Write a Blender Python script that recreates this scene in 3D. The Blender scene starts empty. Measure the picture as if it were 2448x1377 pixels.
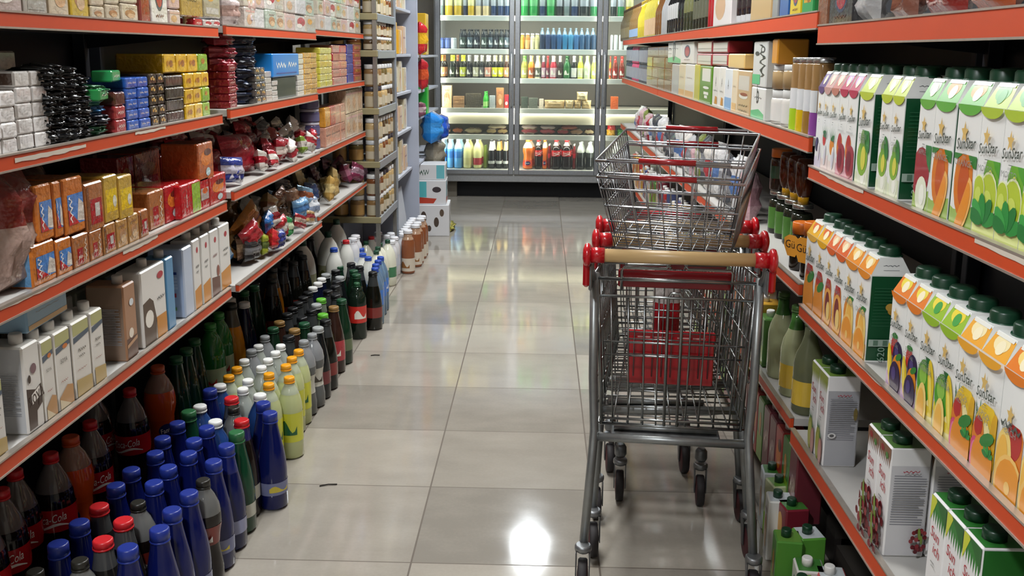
import bpy, math, random
from mathutils import Vector, Matrix
random.seed(7)
S = bpy.context.scene
COL = S.collection
PI = math.pi
R_ = math.radians

# ------------------------------------------------------------------ camera
FPX, CX, CY, EYE = 2250.0, 1224.0, 560.0, 1.5
PITCH, ROLL, YAW = 0.1911, 0.00793, -0.03014
cF = Vector((math.sin(YAW) * math.cos(PITCH), math.cos(YAW) * math.cos(PITCH), -math.sin(PITCH)))
cR0 = Vector((math.cos(YAW), -math.sin(YAW), 0))
cU0 = cR0.cross(cF)
cR = cR0 * math.cos(ROLL) + cU0 * math.sin(ROLL)
cU = -cR0 * math.sin(ROLL) + cU0 * math.cos(ROLL)
cam_d = bpy.data.cameras.new('camera')
cam_d.sensor_width = 36.0
cam_d.lens = FPX / 2448 * 36.0
cam_d.shift_y = -(688.5 - CY) / 2448
cam_d.clip_start = 0.05
cam = bpy.data.objects.new('camera', cam_d)
COL.objects.link(cam)
m3 = Matrix((cR, cU, -cF)).transposed()
cam.matrix_world = Matrix.Translation((0, 0, EYE)) @ m3.to_4x4()
S.camera = cam

# ------------------------------------------------------------------ world, exposure
S.view_settings.view_transform = 'Standard'
S.view_settings.look = 'None'
S.view_settings.gamma = 1.0
S.view_settings.use_curve_mapping = False
S.view_settings.exposure = 0.14
w = bpy.data.worlds.new('shop_air')
S.world = w
w.use_nodes = True
w.node_tree.nodes['Background'].inputs[0].default_value = (0.75, 0.83, 1.0, 1)
w.node_tree.nodes['Background'].inputs[1].default_value = 0.12
S.cycles.max_bounces = 6
S.cycles.diffuse_bounces = 3
S.cycles.glossy_bounces = 3
S.cycles.transmission_bounces = 4
S.cycles.transparent_max_bounces = 12
S.cycles.caustics_reflective = False
S.cycles.caustics_refractive = False
S.cycles.sample_clamp_indirect = 4.0

def area_light(name, loc, sx, sy, power, col, rot=(0, 0, 0), shape='RECTANGLE'):
    d = bpy.data.lights.new(name, 'AREA')
    d.shape = shape; d.size = sx; d.size_y = sy; d.energy = power; d.color = col
    o = bpy.data.objects.new(name, d); COL.objects.link(o)
    o.location = loc; o.rotation_euler = rot
    return o
CEIL = 3.0
LAMPS = [(-0.06, 7.75, 54, (0.88, 0.95, 1.0)), (-0.72, 0.25, 54, (0.92, 0.96, 1.0))]
FILL_PANELS = [(-0.1, -2.4, 19, (0.92, 0.96, 1.0)), (-0.25, 3.4, 47, (0.92, 0.97, 1.0)), (-0.3, 5.6, 30, (0.85, 0.93, 1.0))]  # unseen ceiling panels, added as fill to soften the lamp light
for lx, ly, e, c in LAMPS:
    area_light('ceiling_lamp_light', (lx, ly, CEIL - 0.13), 0.24, 0.24, e, c, shape='DISK')
for lx, ly, e, c in FILL_PANELS:
    area_light('added_fill_panel_light', (lx, ly, CEIL - 0.065), 0.58, 1.18, e, c)

# ------------------------------------------------------------------ pixel helpers (measure real places on known planes)
def ray(px, py):
    return cF + cR * ((px - CX) / FPX) - cU * ((py - CY) / FPX)
def onZ(px, py, z):
    r = ray(px, py); t = (z - EYE) / r.z
    return Vector((r.x * t, r.y * t, z))
def onY(px, py, Y):
    r = ray(px, py); t = Y / r.y
    return Vector((r.x * t, Y, EYE + r.z * t))
def Yat(px, X, z):
    k = (px - CX) / FPX; dz = z - EYE
    return (k * (X * cF.x + dz * cF.z) - (X * cR.x + dz * cR.z)) / (cR.y - k * cF.y)
def zat(py, X, Y):
    k = (CY - py) / FPX
    # (dz*U.z + X U.x + Y U.y) = k (X F.x + Y F.y + dz F.z)
    return EYE + (k * (X * cF.x + Y * cF.y) - X * cU.x - Y * cU.y) / (cU.z - k * cF.z)
def proj(p):
    d = Vector(p) - Vector((0, 0, EYE)); z = d.dot(cF)
    return CX + FPX * d.dot(cR) / z, CY - FPX * d.dot(cU) / z

# ------------------------------------------------------------------ materials
def hexc(h):
    h = h.lstrip('#')
    c = [int(h[i:i + 2], 16) / 255 for i in (0, 2, 4)]
    return tuple(x / 12.92 if x <= 0.04045 else ((x + 0.055) / 1.055) ** 2.4 for x in c) + (1.0,)
MATS = {}
def mat(key, rough=0.5, metal=0.0, spec=0.5, coat=0.0, noise=0.0, nscale=40.0, bump=0.0, bscale=60.0, alpha=None, trans=0.0, emit=0.0):
    """one surface kind; its colour is the print colour held by the mesh"""
    m = bpy.data.materials.new(key); m.use_nodes = True
    nt = m.node_tree; N = nt.nodes; L = nt.links
    b = N['Principled BSDF']
    a = N.new('ShaderNodeAttribute'); a.attribute_name = 'Col'
    src = a.outputs['Color']
    tc = N.new('ShaderNodeTexCoord')
    if noise > 0:
        n = N.new('ShaderNodeTexNoise'); n.inputs['Scale'].default_value = nscale; n.inputs['Detail'].default_value = 3
        L.new(tc.outputs['Object'], n.inputs['Vector'])
        mp = N.new('ShaderNodeMapRange'); mp.inputs['To Min'].default_value = 1 - noise; mp.inputs['To Max'].default_value = 1 + noise * 0.4
        L.new(n.outputs['Fac'], mp.inputs['Value'])
        mx = N.new('ShaderNodeMix'); mx.data_type = 'RGBA'; mx.blend_type = 'MULTIPLY'; mx.inputs['Factor'].default_value = 1
        L.new(src, mx.inputs['A']); L.new(mp.outputs['Result'], mx.inputs['B'])
        src = mx.outputs['Result']
    L.new(src, b.inputs['Base Color'])
    b.inputs['Roughness'].default_value = rough
    b.inputs['Metallic'].default_value = metal
    b.inputs['Specular IOR Level'].default_value = spec
    b.inputs['Coat Weight'].default_value = coat
    b.inputs['Coat Roughness'].default_value = 0.06
    if trans: b.inputs['Transmission Weight'].default_value = trans
    if bump > 0:
        n2 = N.new('ShaderNodeTexNoise'); n2.inputs['Scale'].default_value = bscale; n2.inputs['Detail'].default_value = 2
        L.new(tc.outputs['Object'], n2.inputs['Vector'])
        bp = N.new('ShaderNodeBump'); bp.inputs['Strength'].default_value = bump; bp.inputs['Distance'].default_value = 0.01
        L.new(n2.outputs['Fac'], bp.inputs['Height']); L.new(bp.outputs['Normal'], b.inputs['Normal'])
    if alpha is not None:
        out = N['Material Output']
        tr = N.new('ShaderNodeBsdfTransparent'); L.new(src, tr.inputs['Color'])
        fr = N.new('ShaderNodeFresnel'); fr.inputs['IOR'].default_value = 1.45
        ad = N.new('ShaderNodeMath'); ad.operation = 'ADD'; ad.use_clamp = True; ad.inputs[1].default_value = alpha
        L.new(fr.outputs['Fac'], ad.inputs[0])
        ms = N.new('ShaderNodeMixShader'); L.new(ad.outputs[0], ms.inputs['Fac'])
        L.new(tr.outputs[0], ms.inputs[1]); L.new(b.outputs[0], ms.inputs[2])
        L.new(ms.outputs[0], out.inputs['Surface'])
    MATS[key] = m
    return m
mat('paper', 0.55, noise=0.06, nscale=25)
mat('gloss', 0.22, coat=0.3, noise=0.04, nscale=30)
mat('carton', 0.3, coat=0.2, noise=0.03, nscale=20)
mat('film', 0.2, coat=0.6, noise=0.08, nscale=45, bump=0.5, bscale=55)
mat('foil', 0.25, metal=0.35, coat=0.4, noise=0.1, nscale=35, bump=0.6, bscale=50)
mat('plastic', 0.35, noise=0.04)
mat('liquid', 0.07, coat=0.12, spec=0.4)
mat('clearpet', 0.06, coat=0.5, alpha=0.28)
mat('pane', 0.03, alpha=0.0)
mat('chrome', 0.22, metal=0.95, noise=0.15, nscale=120)
mat('steel', 0.38, metal=0.75, noise=0.2, nscale=60)
mat('paint', 0.48, noise=0.08, nscale=12)
mat('redplastic', 0.25, coat=0.4, noise=0.06)
mat('matte', 0.8, noise=0.1, nscale=15)
mat('rubber', 0.65, noise=0.15, nscale=50)

def lamp_mat(key, col, strength):
    m = bpy.data.materials.new(key); m.use_nodes = True
    b = m.node_tree.nodes['Principled BSDF']
    b.inputs['Base Color'].default_value = hexc(col)
    b.inputs['Emission Color'].default_value = hexc(col)
    b.inputs['Emission Strength'].default_value = strength
    MATS[key] = m
lamp_mat('lamp_glass', '#fff6e6', 9.0)
lamp_mat('fridge_tube', '#fff4d8', 7.0)

def floor_mat():
    m = bpy.data.materials.new('polished_tile'); m.use_nodes = True
    nt = m.node_tree; N = nt.nodes; L = nt.links; b = N['Principled BSDF']
    tc = N.new('ShaderNodeTexCoord')
    mp = N.new('ShaderNodeMapping'); mp.vector_type = 'POINT'
    SX, SY, X0, Y0 = 0.5616, 0.5007, -0.9328, 4.5674
    mp.inputs['Location'].default_value = (-X0 / SX, -Y0 / SY, 0)
    mp.inputs['Scale'].default_value = (1 / SX, 1 / SY, 1)
    L.new(tc.outputs['Object'], mp.inputs['Vector'])
    sp = N.new('ShaderNodeSeparateXYZ'); L.new(mp.outputs[0], sp.inputs[0])
    def math_(op, a, bv=None, c=None):
        n = N.new('ShaderNodeMath'); n.operation = op
        for i, v in enumerate((a, bv, c)):
            if v is None: continue
            if hasattr(v, 'is_output'): L.new(v, n.inputs[i])
            else: n.inputs[i].default_value = v
        return n.outputs[0]
    jx = math_('PINGPONG', sp.outputs['X'], 0.5); jy = math_('PINGPONG', sp.outputs['Y'], 0.5)
    gx = math_('LESS_THAN', jx, 0.0028 / SX); gy = math_('LESS_THAN', jy, 0.0022 / SY)
    g = math_('MAXIMUM', gx, gy)
    cell = N.new('ShaderNodeTexWhiteNoise'); cell.noise_dimensions = '2D'
    fl = N.new('ShaderNodeVectorMath'); fl.operation = 'FLOOR'; L.new(mp.outputs[0], fl.inputs[0]); L.new(fl.outputs[0], cell.inputs['Vector'])
    n1 = N.new('ShaderNodeTexNoise'); n1.inputs['Scale'].default_value = 6; n1.inputs['Detail'].default_value = 6
    st = N.new('ShaderNodeMapping'); st.inputs['Scale'].default_value = (0.8, 1.5, 1); L.new(tc.outputs['Object'], st.inputs['Vector']); L.new(st.outputs[0], n1.inputs['Vector'])
    n2 = N.new('ShaderNodeTexNoise'); n2.inputs['Scale'].default_value = 90; n2.inputs['Detail'].default_value = 3; L.new(tc.outputs['Object'], n2.inputs['Vector'])
    cr = N.new('ShaderNodeValToRGB')
    cr.color_ramp.elements[0].color = hexc('#8a847b'); cr.color_ramp.elements[0].position = 0.2
    cr.color_ramp.elements[1].color = hexc('#a8a196'); cr.color_ramp.elements[1].position = 0.8
    s1 = math_('MULTIPLY_ADD', cell.outputs['Value'], 0.55, -0.12)
    s2 = math_('ADD', math_('MULTIPLY', n1.outputs['Fac'], 0.55), s1)
    s3 = math_('MULTIPLY_ADD', n2.outputs['Fac'], 0.18, s2)
    L.new(s3, cr.inputs['Fac'])
    mx = N.new('ShaderNodeMix'); mx.data_type = 'RGBA'
    L.new(g, mx.inputs['Factor']); L.new(cr.outputs['Color'], mx.inputs['A']); mx.inputs['B'].default_value = hexc('#5f554b')
    L.new(mx.outputs['Result'], b.inputs['Base Color'])
    rr = math_('MULTIPLY_ADD', n1.outputs['Fac'], 0.07, 0.05)
    L.new(math_('MAXIMUM', rr, math_('MULTIPLY', g, 0.7)), b.inputs['Roughness'])
    b.inputs['Specular IOR Level'].default_value = 0.52
    tilt = N.new('ShaderNodeBump'); tilt.inputs['Strength'].default_value = 0.04; tilt.inputs['Distance'].default_value = 0.01
    n3 = N.new('ShaderNodeTexNoise'); n3.inputs['Scale'].default_value = 3; L.new(tc.outputs['Object'], n3.inputs['Vector'])
    L.new(math_('SUBTRACT', n3.outputs['Fac'], math_('MULTIPLY', g, 0.5)), tilt.inputs['Height'])
    L.new(tilt.outputs[0], b.inputs['Normal'])
    MATS['tile'] = m
floor_mat()

# ------------------------------------------------------------------ mesh builder
class MB:
    def __init__(s, mat='paper'):
        s.v = []; s.f = []; s.c = []; s.m = []; s.sm = []; s.slots = [mat]; s.M = None
    def slot(s, k):
        if k not in s.slots: s.slots.append(k)
        return s.slots.index(k)
    def add(s, vs, fs, col, mat=None, smooth=False):
        o = len(s.v); mi = 0 if mat is None else s.slot(mat)
        c = hexc(col) if isinstance(col, str) else col
        if s.M is not None: vs = [s.M @ Vector(p) for p in vs]
        s.v.extend(tuple(p) for p in vs)
        for f in fs:
            s.f.append(tuple(i + o for i in f)); s.c.append(c); s.m.append(mi); s.sm.append(smooth)
    def box(s, x0, y0, z0, x1, y1, z1, col, mat=None, bev=0.0, faces=None):
        if bev <= 0:
            vs = [(x0, y0, z0), (x1, y0, z0), (x1, y1, z0), (x0, y1, z0), (x0, y0, z1), (x1, y0, z1), (x1, y1, z1), (x0, y1, z1)]
            fs = [(0, 3, 2, 1), (4, 5, 6, 7), (0, 1, 5, 4), (1, 2, 6, 5), (2, 3, 7, 6), (3, 0, 4, 7)]
            s.add(vs, fs, col, mat); return
        bx = min(bev, (x1 - x0) * .45, (y1 - y0) * .45, (z1 - z0) * .45)
        C = []; idx = {}
        X = (x0, x1); Y = (y0, y1); Z = (z0, z1)
        for i in (0, 1):
            for j in (0, 1):
                for k in (0, 1):
                    sx, sy, sz = 1 - 2 * i, 1 - 2 * j, 1 - 2 * k
                    for a in range(3):
                        p = [X[i], Y[j], Z[k]]; d = [sx * bx, sy * bx, sz * bx]
                        for q in range(3):
                            if q != a: p[q] += d[q]
                        idx[(i, j, k, a)] = len(C); C.append(tuple(p))
        F = []
        def q(*ks): F.append(tuple(idx[k] for k in ks))
        q((0, 0, 0, 2), (0, 1, 0, 2), (1, 1, 0, 2), (1, 0, 0, 2)); q((0, 0, 1, 2), (1, 0, 1, 2), (1, 1, 1, 2), (0, 1, 1, 2))
        q((0, 0, 0, 1), (1, 0, 0, 1), (1, 0, 1, 1), (0, 0, 1, 1)); q((0, 1, 0, 1), (0, 1, 1, 1), (1, 1, 1, 1), (1, 1, 0, 1))
        q((0, 0, 0, 0), (0, 0, 1, 0), (0, 1, 1, 0), (0, 1, 0, 0)); q((1, 0, 0, 0), (1, 1, 0, 0), (1, 1, 1, 0), (1, 0, 1, 0))
        for i in (0, 1):
            for j in (0, 1): q((i, j, 0, 0), (i, j, 1, 0), (i, j, 1, 1), (i, j, 0, 1))
            for k in (0, 1): q((i, 0, k, 0), (i, 1, k, 0), (i, 1, k, 2), (i, 0, k, 2))
        for j in (0, 1):
            for k in (0, 1): q((0, j, k, 1), (1, j, k, 1), (1, j, k, 2), (0, j, k, 2))
        for i in (0, 1):
            for j in (0, 1):
                for k in (0, 1): q((i, j, k, 0), (i, j, k, 1), (i, j, k, 2))
        s.add(C, F, col, mat)
    def lathe(s, prof, col, n=18, mat=None, x=0, y=0, z=0, cols=None, smooth=True, cap=True):
        """prof: (r, z); cols: colour per band"""
        vs = []
        for r, h in prof:
            for i in range(n):
                a = 2 * PI * i / n
                vs.append((x + r * math.cos(a), y + r * math.sin(a), z + h))
        for k in range(len(prof) - 1):
            fs = [(k * n + i, k * n + (i + 1) % n, (k + 1) * n + (i + 1) % n, (k + 1) * n + i) for i in range(n)]
            if k == 0: base = len(s.v); s.add(vs, fs, cols[k] if cols else col, mat, smooth)
            else:
                mi = 0 if mat is None else s.slot(mat); c = hexc(cols[k]) if cols else (hexc(col) if isinstance(col, str) else col)
                for f in fs:
                    s.f.append(tuple(i + base for i in f)); s.c.append(c); s.m.append(mi); s.sm.append(smooth)
        if cap:
            mi = 0 if mat is None else s.slot(mat)
            for k, rev in ((0, True), (len(prof) - 1, False)):
                if prof[k][0] < 1e-5: continue
                f = [base + k * n + i for i in range(n)]
                if rev: f.reverse()
                c = (cols[0 if rev else -1] if cols else col)
                s.f.append(tuple(f)); s.c.append(hexc(c) if isinstance(c, str) else c); s.m.append(mi); s.sm.append(False)
    def tube(s, pts, r, col, n=6, mat=None, closed=False):
        pts = [Vector(p) for p in pts]; vs = []; k = len(pts)
        up = None
        for i, p in enumerate(pts):
            if closed: t = pts[(i + 1) % k] - pts[i - 1]
            else: t = pts[min(i + 1, k - 1)] - pts[max(i - 1, 0)]
            t.normalize()
            if up is None:
                up = Vector((0, 0, 1)) if abs(t.z) < 0.9 else Vector((1, 0, 0))
            a = (up - t * up.dot(t))
            if a.length < 1e-6: a = t.orthogonal()
            a.normalize(); up = a
            b = t.cross(a)
            for j in range(n):
                q = 2 * PI * j / n
                vs.append(p + a * (r * math.cos(q)) + b * (r * math.sin(q)))
        fs = []
        for i in range(k if closed else k - 1):
            i2 = (i + 1) % k
            for j in range(n):
                fs.append((i * n + j, i * n + (j + 1) % n, i2 * n + (j + 1) % n, i2 * n + j))
        if not closed:
            fs.append(tuple(reversed(range(n)))); fs.append(tuple((k - 1) * n + j for j in range(n)))
        s.add(vs, fs, col, mat, True)
    def prism(s, poly, h0, h1, col, axis='z', mat=None):
        n = len(poly)
        def P(a, b, h): return (a, b, h) if axis == 'z' else ((h, a, b) if axis == 'x' else (a, h, b))
        vs = [P(a, b, h0) for a, b in poly] + [P(a, b, h1) for a, b in poly]
        fs = [tuple(range(n)), tuple(range(n, 2 * n))] + [(i, (i + 1) % n, n + (i + 1) % n, n + i) for i in range(n)]
        s.add(vs, fs, col, mat)
    def pillow(s, w, h, t, col, nu=9, nv=9, wrink=0.004, seed=0, mat=None, crimp=True, col2=None, band=(0.3, 0.7)):
        """a filled bag standing up: width x, height z, thickness y, base at z=0"""
        rnd = random.Random(seed); ph = [rnd.uniform(0, 6.28) for _ in range(6)]
        for side in (-1, 1):
            vs = []
            for j in range(nv + 1):
                for i in range(nu + 1):
                    u = i / nu * 2 - 1; v = j / nv * 2 - 1
                    e = max(0.0, (1 - abs(u) ** 3.6)) ** 0.5 * max(0.0, (1 - abs(v) ** 3.6)) ** 0.5
                    wob = wrink * (math.sin(7 * u + ph[0] + 3 * v) + math.sin(9 * v + ph[1]) + 0.8 * math.sin(13 * u + 5 * v + ph[2] * side))
                    edge = 1 if (0 < i < nu and 0 < j < nv) else 0
                    x = u * w / 2 * (1 - 0.05 * (1 - v * v)) + edge * wob * 0.4
                    z = (v + 1) / 2 * h
                    vs.append((x, side * (e * t / 2) + (wob * e if edge else 0), z))
            for j in range(nv):
                c = col
                if col2 and band[0] <= (j + 0.5) / nv <= band[1]: c = col2
                fs = []
                for i in range(nu):
                    a = j * (nu + 1) + i
                    f = (a, a + 1, a + nu + 2, a + nu + 1)
                    fs.append(f if side < 0 else f[::-1])
                if j == 0: o = len(s.v); s.add(vs, fs, c, mat, True)
                else:
                    mi = 0 if mat is None else s.slot(mat)
                    for f in fs:
                        s.f.append(tuple(q + o for q in f)); s.c.append(hexc(c)); s.m.append(mi); s.sm.append(True)
    def mesh(s, name):
        me = bpy.data.meshes.new(name)
        me.from_pydata(s.v, [], s.f)
        for k in s.slots: me.materials.append(MATS[k])
        n = len(s.f)
        me.polygons.foreach_set('material_index', s.m)
        me.polygons.foreach_set('use_smooth', s.sm)
        at = me.color_attributes.new('Col', 'FLOAT_COLOR', 'CORNER')
        buf = []
        for c, f in zip(s.c, s.f): buf.extend(c * len(f))
        at.data.foreach_set('color', buf)
        me.update()
        return me

# ---- flat print on a face
_TX = {}
def text_geo(t, shear=0.0, space=1.0):
    k = (t, shear, space)
    if k not in _TX:
        cu = bpy.data.curves.new('lettering', 'FONT'); cu.body = t; cu.resolution_u = 2; cu.shear = shear
        cu.align_x = 'CENTER'; cu.align_y = 'CENTER'; cu.space_character = space
        o = bpy.data.objects.new('lettering', cu); COL.objects.link(o)
        dg = bpy.context.evaluated_depsgraph_get(); dg.update()
        me = bpy.data.meshes.new_from_object(o.evaluated_get(dg))
        vs = [(v.co.x, v.co.y) for v in me.vertices]; fs = [tuple(p.vertices) for p in me.polygons]
        bpy.data.objects.remove(o); bpy.data.curves.remove(cu); bpy.data.meshes.remove(me)
        _TX[k] = (vs, fs)
    return _TX[k]
class Print:
    """draws print on a flat face: origin (lower middle), u and v directions, outward normal"""
    def __init__(s, mb, o, u, v, n, mat=None, step=0.0003):
        s.mb = mb; s.o = Vector(o); s.u = Vector(u); s.v = Vector(v); s.n = Vector(n); s.mat = mat; s.k = 1; s.step = step
    def P(s, a, b): return s.o + s.u * a + s.v * b + s.n * (s.step * s.k)
    clip = None
    def poly(s, pts, col):
        if s.clip:
            for ax, lim, sg in ((0, s.clip[0], 1), (0, s.clip[2], -1), (1, s.clip[1], 1), (1, s.clip[3], -1)):
                out = []
                for i in range(len(pts)):
                    p, q = pts[i - 1], pts[i]; dp, dq = sg * (p[ax] - lim), sg * (q[ax] - lim)
                    if (dp >= 0) != (dq >= 0):
                        t = dp / (dp - dq); out.append((p[0] + (q[0] - p[0]) * t, p[1] + (q[1] - p[1]) * t))
                    if dq >= 0: out.append(q)
                pts = out
                if len(pts) < 3: return
        s.mb.add([s.P(a, b) for a, b in pts], [tuple(range(len(pts)))], col, s.mat); s.k += 1
    def rect(s, a0, b0, a1, b1, col): s.poly([(a0, b0), (a1, b0), (a1, b1), (a0, b1)], col)
    def ell(s, a, b, ra, rb, col, rot=0, n=16, t0=0, t1=2 * PI):
        c, d = math.cos(rot), math.sin(rot); pts = []
        full = abs(t1 - t0 - 2 * PI) < 1e-6
        for i in range(n if full else n + 1):
            t = t0 + (t1 - t0) * i / n; x, y = ra * math.cos(t), rb * math.sin(t)
            pts.append((a + x * c - y * d, b + x * d + y * c))
        s.poly(pts, col)
    def star(s, a, b, r, col, sy=1.3):
        pts = []
        for i in range(10):
            q = PI / 2 + i * PI / 5; rr = r if i % 2 == 0 else r * 0.45
            pts.append((a + rr * math.cos(q), b + rr * sy * math.sin(q)))
        s.poly(pts, col)
    def text(s, t, a, b, size, col, shear=0, rot=0, sx=1.0, space=1.0):
        vs, fs = text_geo(t, shear, space); c, d = math.cos(rot), math.sin(rot)
        s.mb.add([s.P(a + (x * sx * c - y * d) * size, b + (x * sx * d + y * c) * size) for x, y in vs], fs, col, s.mat); s.k += 1
    def squiggle(s, a, b, w, h, col, seed=0):
        """a short line of cursive script"""
        rnd = random.Random(seed); n = 14; top = []; bot = []
        for i in range(n + 1):
            x = a - w / 2 + w * i / n; y = b + h * 0.5 * math.sin(i * 1.7 + seed) * rnd.uniform(0.3, 1)
            th = h * rnd.uniform(0.10, 0.24)
            top.append((x, y + th)); bot.append((x, y - th))
        s.mb.add([s.P(*p) for p in top + bot], [(i, i + 1, n + 2 + i, n + 1 + i) for i in range(n)], col, s.mat); s.k += 1

# ------------------------------------------------------------------ things
def structure(name, mb, label=None):
    o = bpy.data.objects.new(name, mb.mesh(name)); COL.objects.link(o); o['kind'] = 'structure'
    if label: o['label'] = label; o['category'] = 'structure'
    return o
THINGS = []
def ordinal(i):
    names = ['first', 'second', 'third', 'fourth', 'fifth', 'sixth', 'seventh', 'eighth', 'ninth', 'tenth', 'eleventh', 'twelfth', 'thirteenth', 'fourteenth', 'fifteenth', 'sixteenth', 'seventeenth', 'eighteenth', 'nineteenth', 'twentieth']
    if i <= 20: return names[i - 1]
    return '%d%s' % (i, {1: 'st', 2: 'nd', 3: 'rd'}.get(i % 10 if i % 100 not in (11, 12, 13) else 0, 'th'))
PROTO = {}
def proto(key, fn):
    """fn() -> (list of (part name, MB, parent index or None)); built once, meshes shared by the copies"""
    if key not in PROTO:
        PROTO[key] = [(n, mb.mesh(n), par) for n, mb, par in fn()]
    return PROTO[key]
def place(name, parts, loc, rz=0.0, cat='', look='', where='', group=None, rot=None, scale=None):
    """one thing: an Empty that parents its parts, or one mesh when the thing has a single part"""
    if len(parts) == 1:
        r = bpy.data.objects.new(name, parts[0][1])
    else:
        r = bpy.data.objects.new(name, None); r.empty_display_size = 0.02
    COL.objects.link(r)
    r.location = loc; r.rotation_euler = rot if rot else (0, 0, rz)
    if scale: r.scale = scale
    if len(parts) > 1:
        made = []
        for n, me, par in parts:
            c = bpy.data.objects.new(n, me); COL.objects.link(c)
            c.parent = r if par is None else made[par]
            made.append(c)
    r['category'] = cat
    if group: r['group'] = group
    THINGS.append((r, look, where, Vector(loc)))
    return r
def finish_labels():
    """every label singles its thing out: those that share a look and a place are counted from the near end or from the bottom"""
    sets = {}
    for t in THINGS: sets.setdefault((t[1], t[2]), []).append(t)
    seen = set()
    for (look, where), ts in sets.items():
        if len(ts) == 1:
            ts[0][0]['label'] = (look + ' ' + where).strip(); continue
        cols = []
        for t in sorted(ts, key=lambda t: t[3].y):
            for c in cols:
                if abs(c[0][3].y - t[3].y) < 0.02 and abs(c[0][3].x - t[3].x) < 0.05: c.append(t); break
            else: cols.append([t])
        for i, c in enumerate(cols):
            c.sort(key=lambda t: t[3].z)
            for j, t in enumerate(c):
                q = ''
                if len(cols) > 1: q = ', %s nearest' % ordinal(i + 1) if i else ', nearest one'
                if len(c) > 1:
                    lv = 'bottom' if j == 0 else ('top' if j == len(c) - 1 else '%s up' % ordinal(j + 1))
                    q = (', %s nearest stack' % ordinal(i + 1) if i else ', nearest stack') if len(cols) > 1 else ''
                    q += ', ' + lv + (' one' if j in (0, len(c) - 1) else '')
                t[0]['label'] = (look + ' ' + where).strip() + q

# ================================================================== THE SETTING
mb = MB('tile'); mb.box(-1.75, -4, -0.05, 2.0, 10.7, 0, '#ffffff'); structure('floor', mb)
mb = MB('matte'); mb.box(-1.75, -4, CEIL, 2.0, 10.7, CEIL + 0.05, '#b9b7b2'); structure('ceiling', mb)
mb = MB('matte'); mb.box(-1.75, -4, 0, -1.68, 10.7, CEIL, '#c9c4ba'); structure('wall_left', mb)
mb = MB('matte'); mb.box(1.93, -4, 0, 2.0, 10.7, CEIL, '#c9c4ba'); structure('wall_right', mb)
mb = MB('matte'); mb.box(-1.68, 10.62, 0, 1.93, 10.7, CEIL, '#c9c4ba'); structure('wall_back', mb)

for lx, ly, e_, c_ in LAMPS:
    def lamp():
        h = MB('plastic'); h.lathe([(0.15, -0.10), (0.17, -0.09), (0.17, -0.02), (0.10, 0.0)], '#e8e6e0', 24, z=0)
        g = MB('lamp_glass'); g.lathe([(0.15, -0.10), (0.145, -0.112), (0.0, -0.113)], '#fff6e6', 24)
        return [('lamp_housing', h, None), ('lamp_diffuser', g, None)]
    place('ceiling_lamp', proto('lamp', lamp), (lx, ly, CEIL), cat='lamp', look='round white ceiling lamp', where='before the fridge' if ly > 4 else 'above the left shelves')
for lx, ly, e_, c_ in FILL_PANELS:
    def panel():
        h = MB('plastic'); h.box(-.31, -.61, -.05, .31, .61, 0, '#e8e6e0', bev=.004)
        g = MB('lamp_glass'); g.box(-.29, -.59, -.056, .29, .59, -.05, '#fff6e6')
        return [('lamp_housing', h, None), ('lamp_diffuser', g, None)]
    place('added_fill_panel', proto('panel', panel), (lx, ly, CEIL), cat='lamp', look='added flat white fill light panel', where='above the aisle')

ORANGE = '#c8461a'; EDGE = '#c9bfb4'; NAVY = '#10131c'; SHELFW = '#b9b6b2'
def rail_mb(X, y0, y1, zt, h, face, worn=()):
    """price rail along the shelf edge; face = +1 when it looks to +X"""
    mb = MB('paint'); t = 0.012
    xa, xb = (X - t, X) if face > 0 else (X, X + t)
    mb.box(xa, y0, zt - h, xb, y1, zt, ORANGE, bev=0.002)
    e = 0.003
    xo = X + face * 0.002
    lo, hi = min(X - face * t, xo), max(X - face * t, xo)
    mb.box(lo, y0, zt - e, hi, y1, zt + 0.001, EDGE, 'steel')
    mb.box(lo, y0, zt - h - 0.001, hi, y1, zt - h + e, EDGE, 'steel')
    for (a, b, c, d, sd) in worn:       # torn paper left on the rail
        rnd = random.Random(sd); n = 12; top = []; bot = []
        for i in range(n + 1):
            yy = a + (b - a) * i / n
            top.append((X + face * 0.0012, yy, zt - h * (c + rnd.uniform(-.02, .02)))); bot.append((X + face * 0.0012, yy, zt - h * (d - (d - c) * abs(i / n - .4) * .6 + rnd.uniform(-.04, .04))))
        mb.add(top + bot, [(i, i + 1, n + 2 + i, n + 1 + i) for i in range(n)], '#cfc4b6', 'paper')
    return mb
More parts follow.
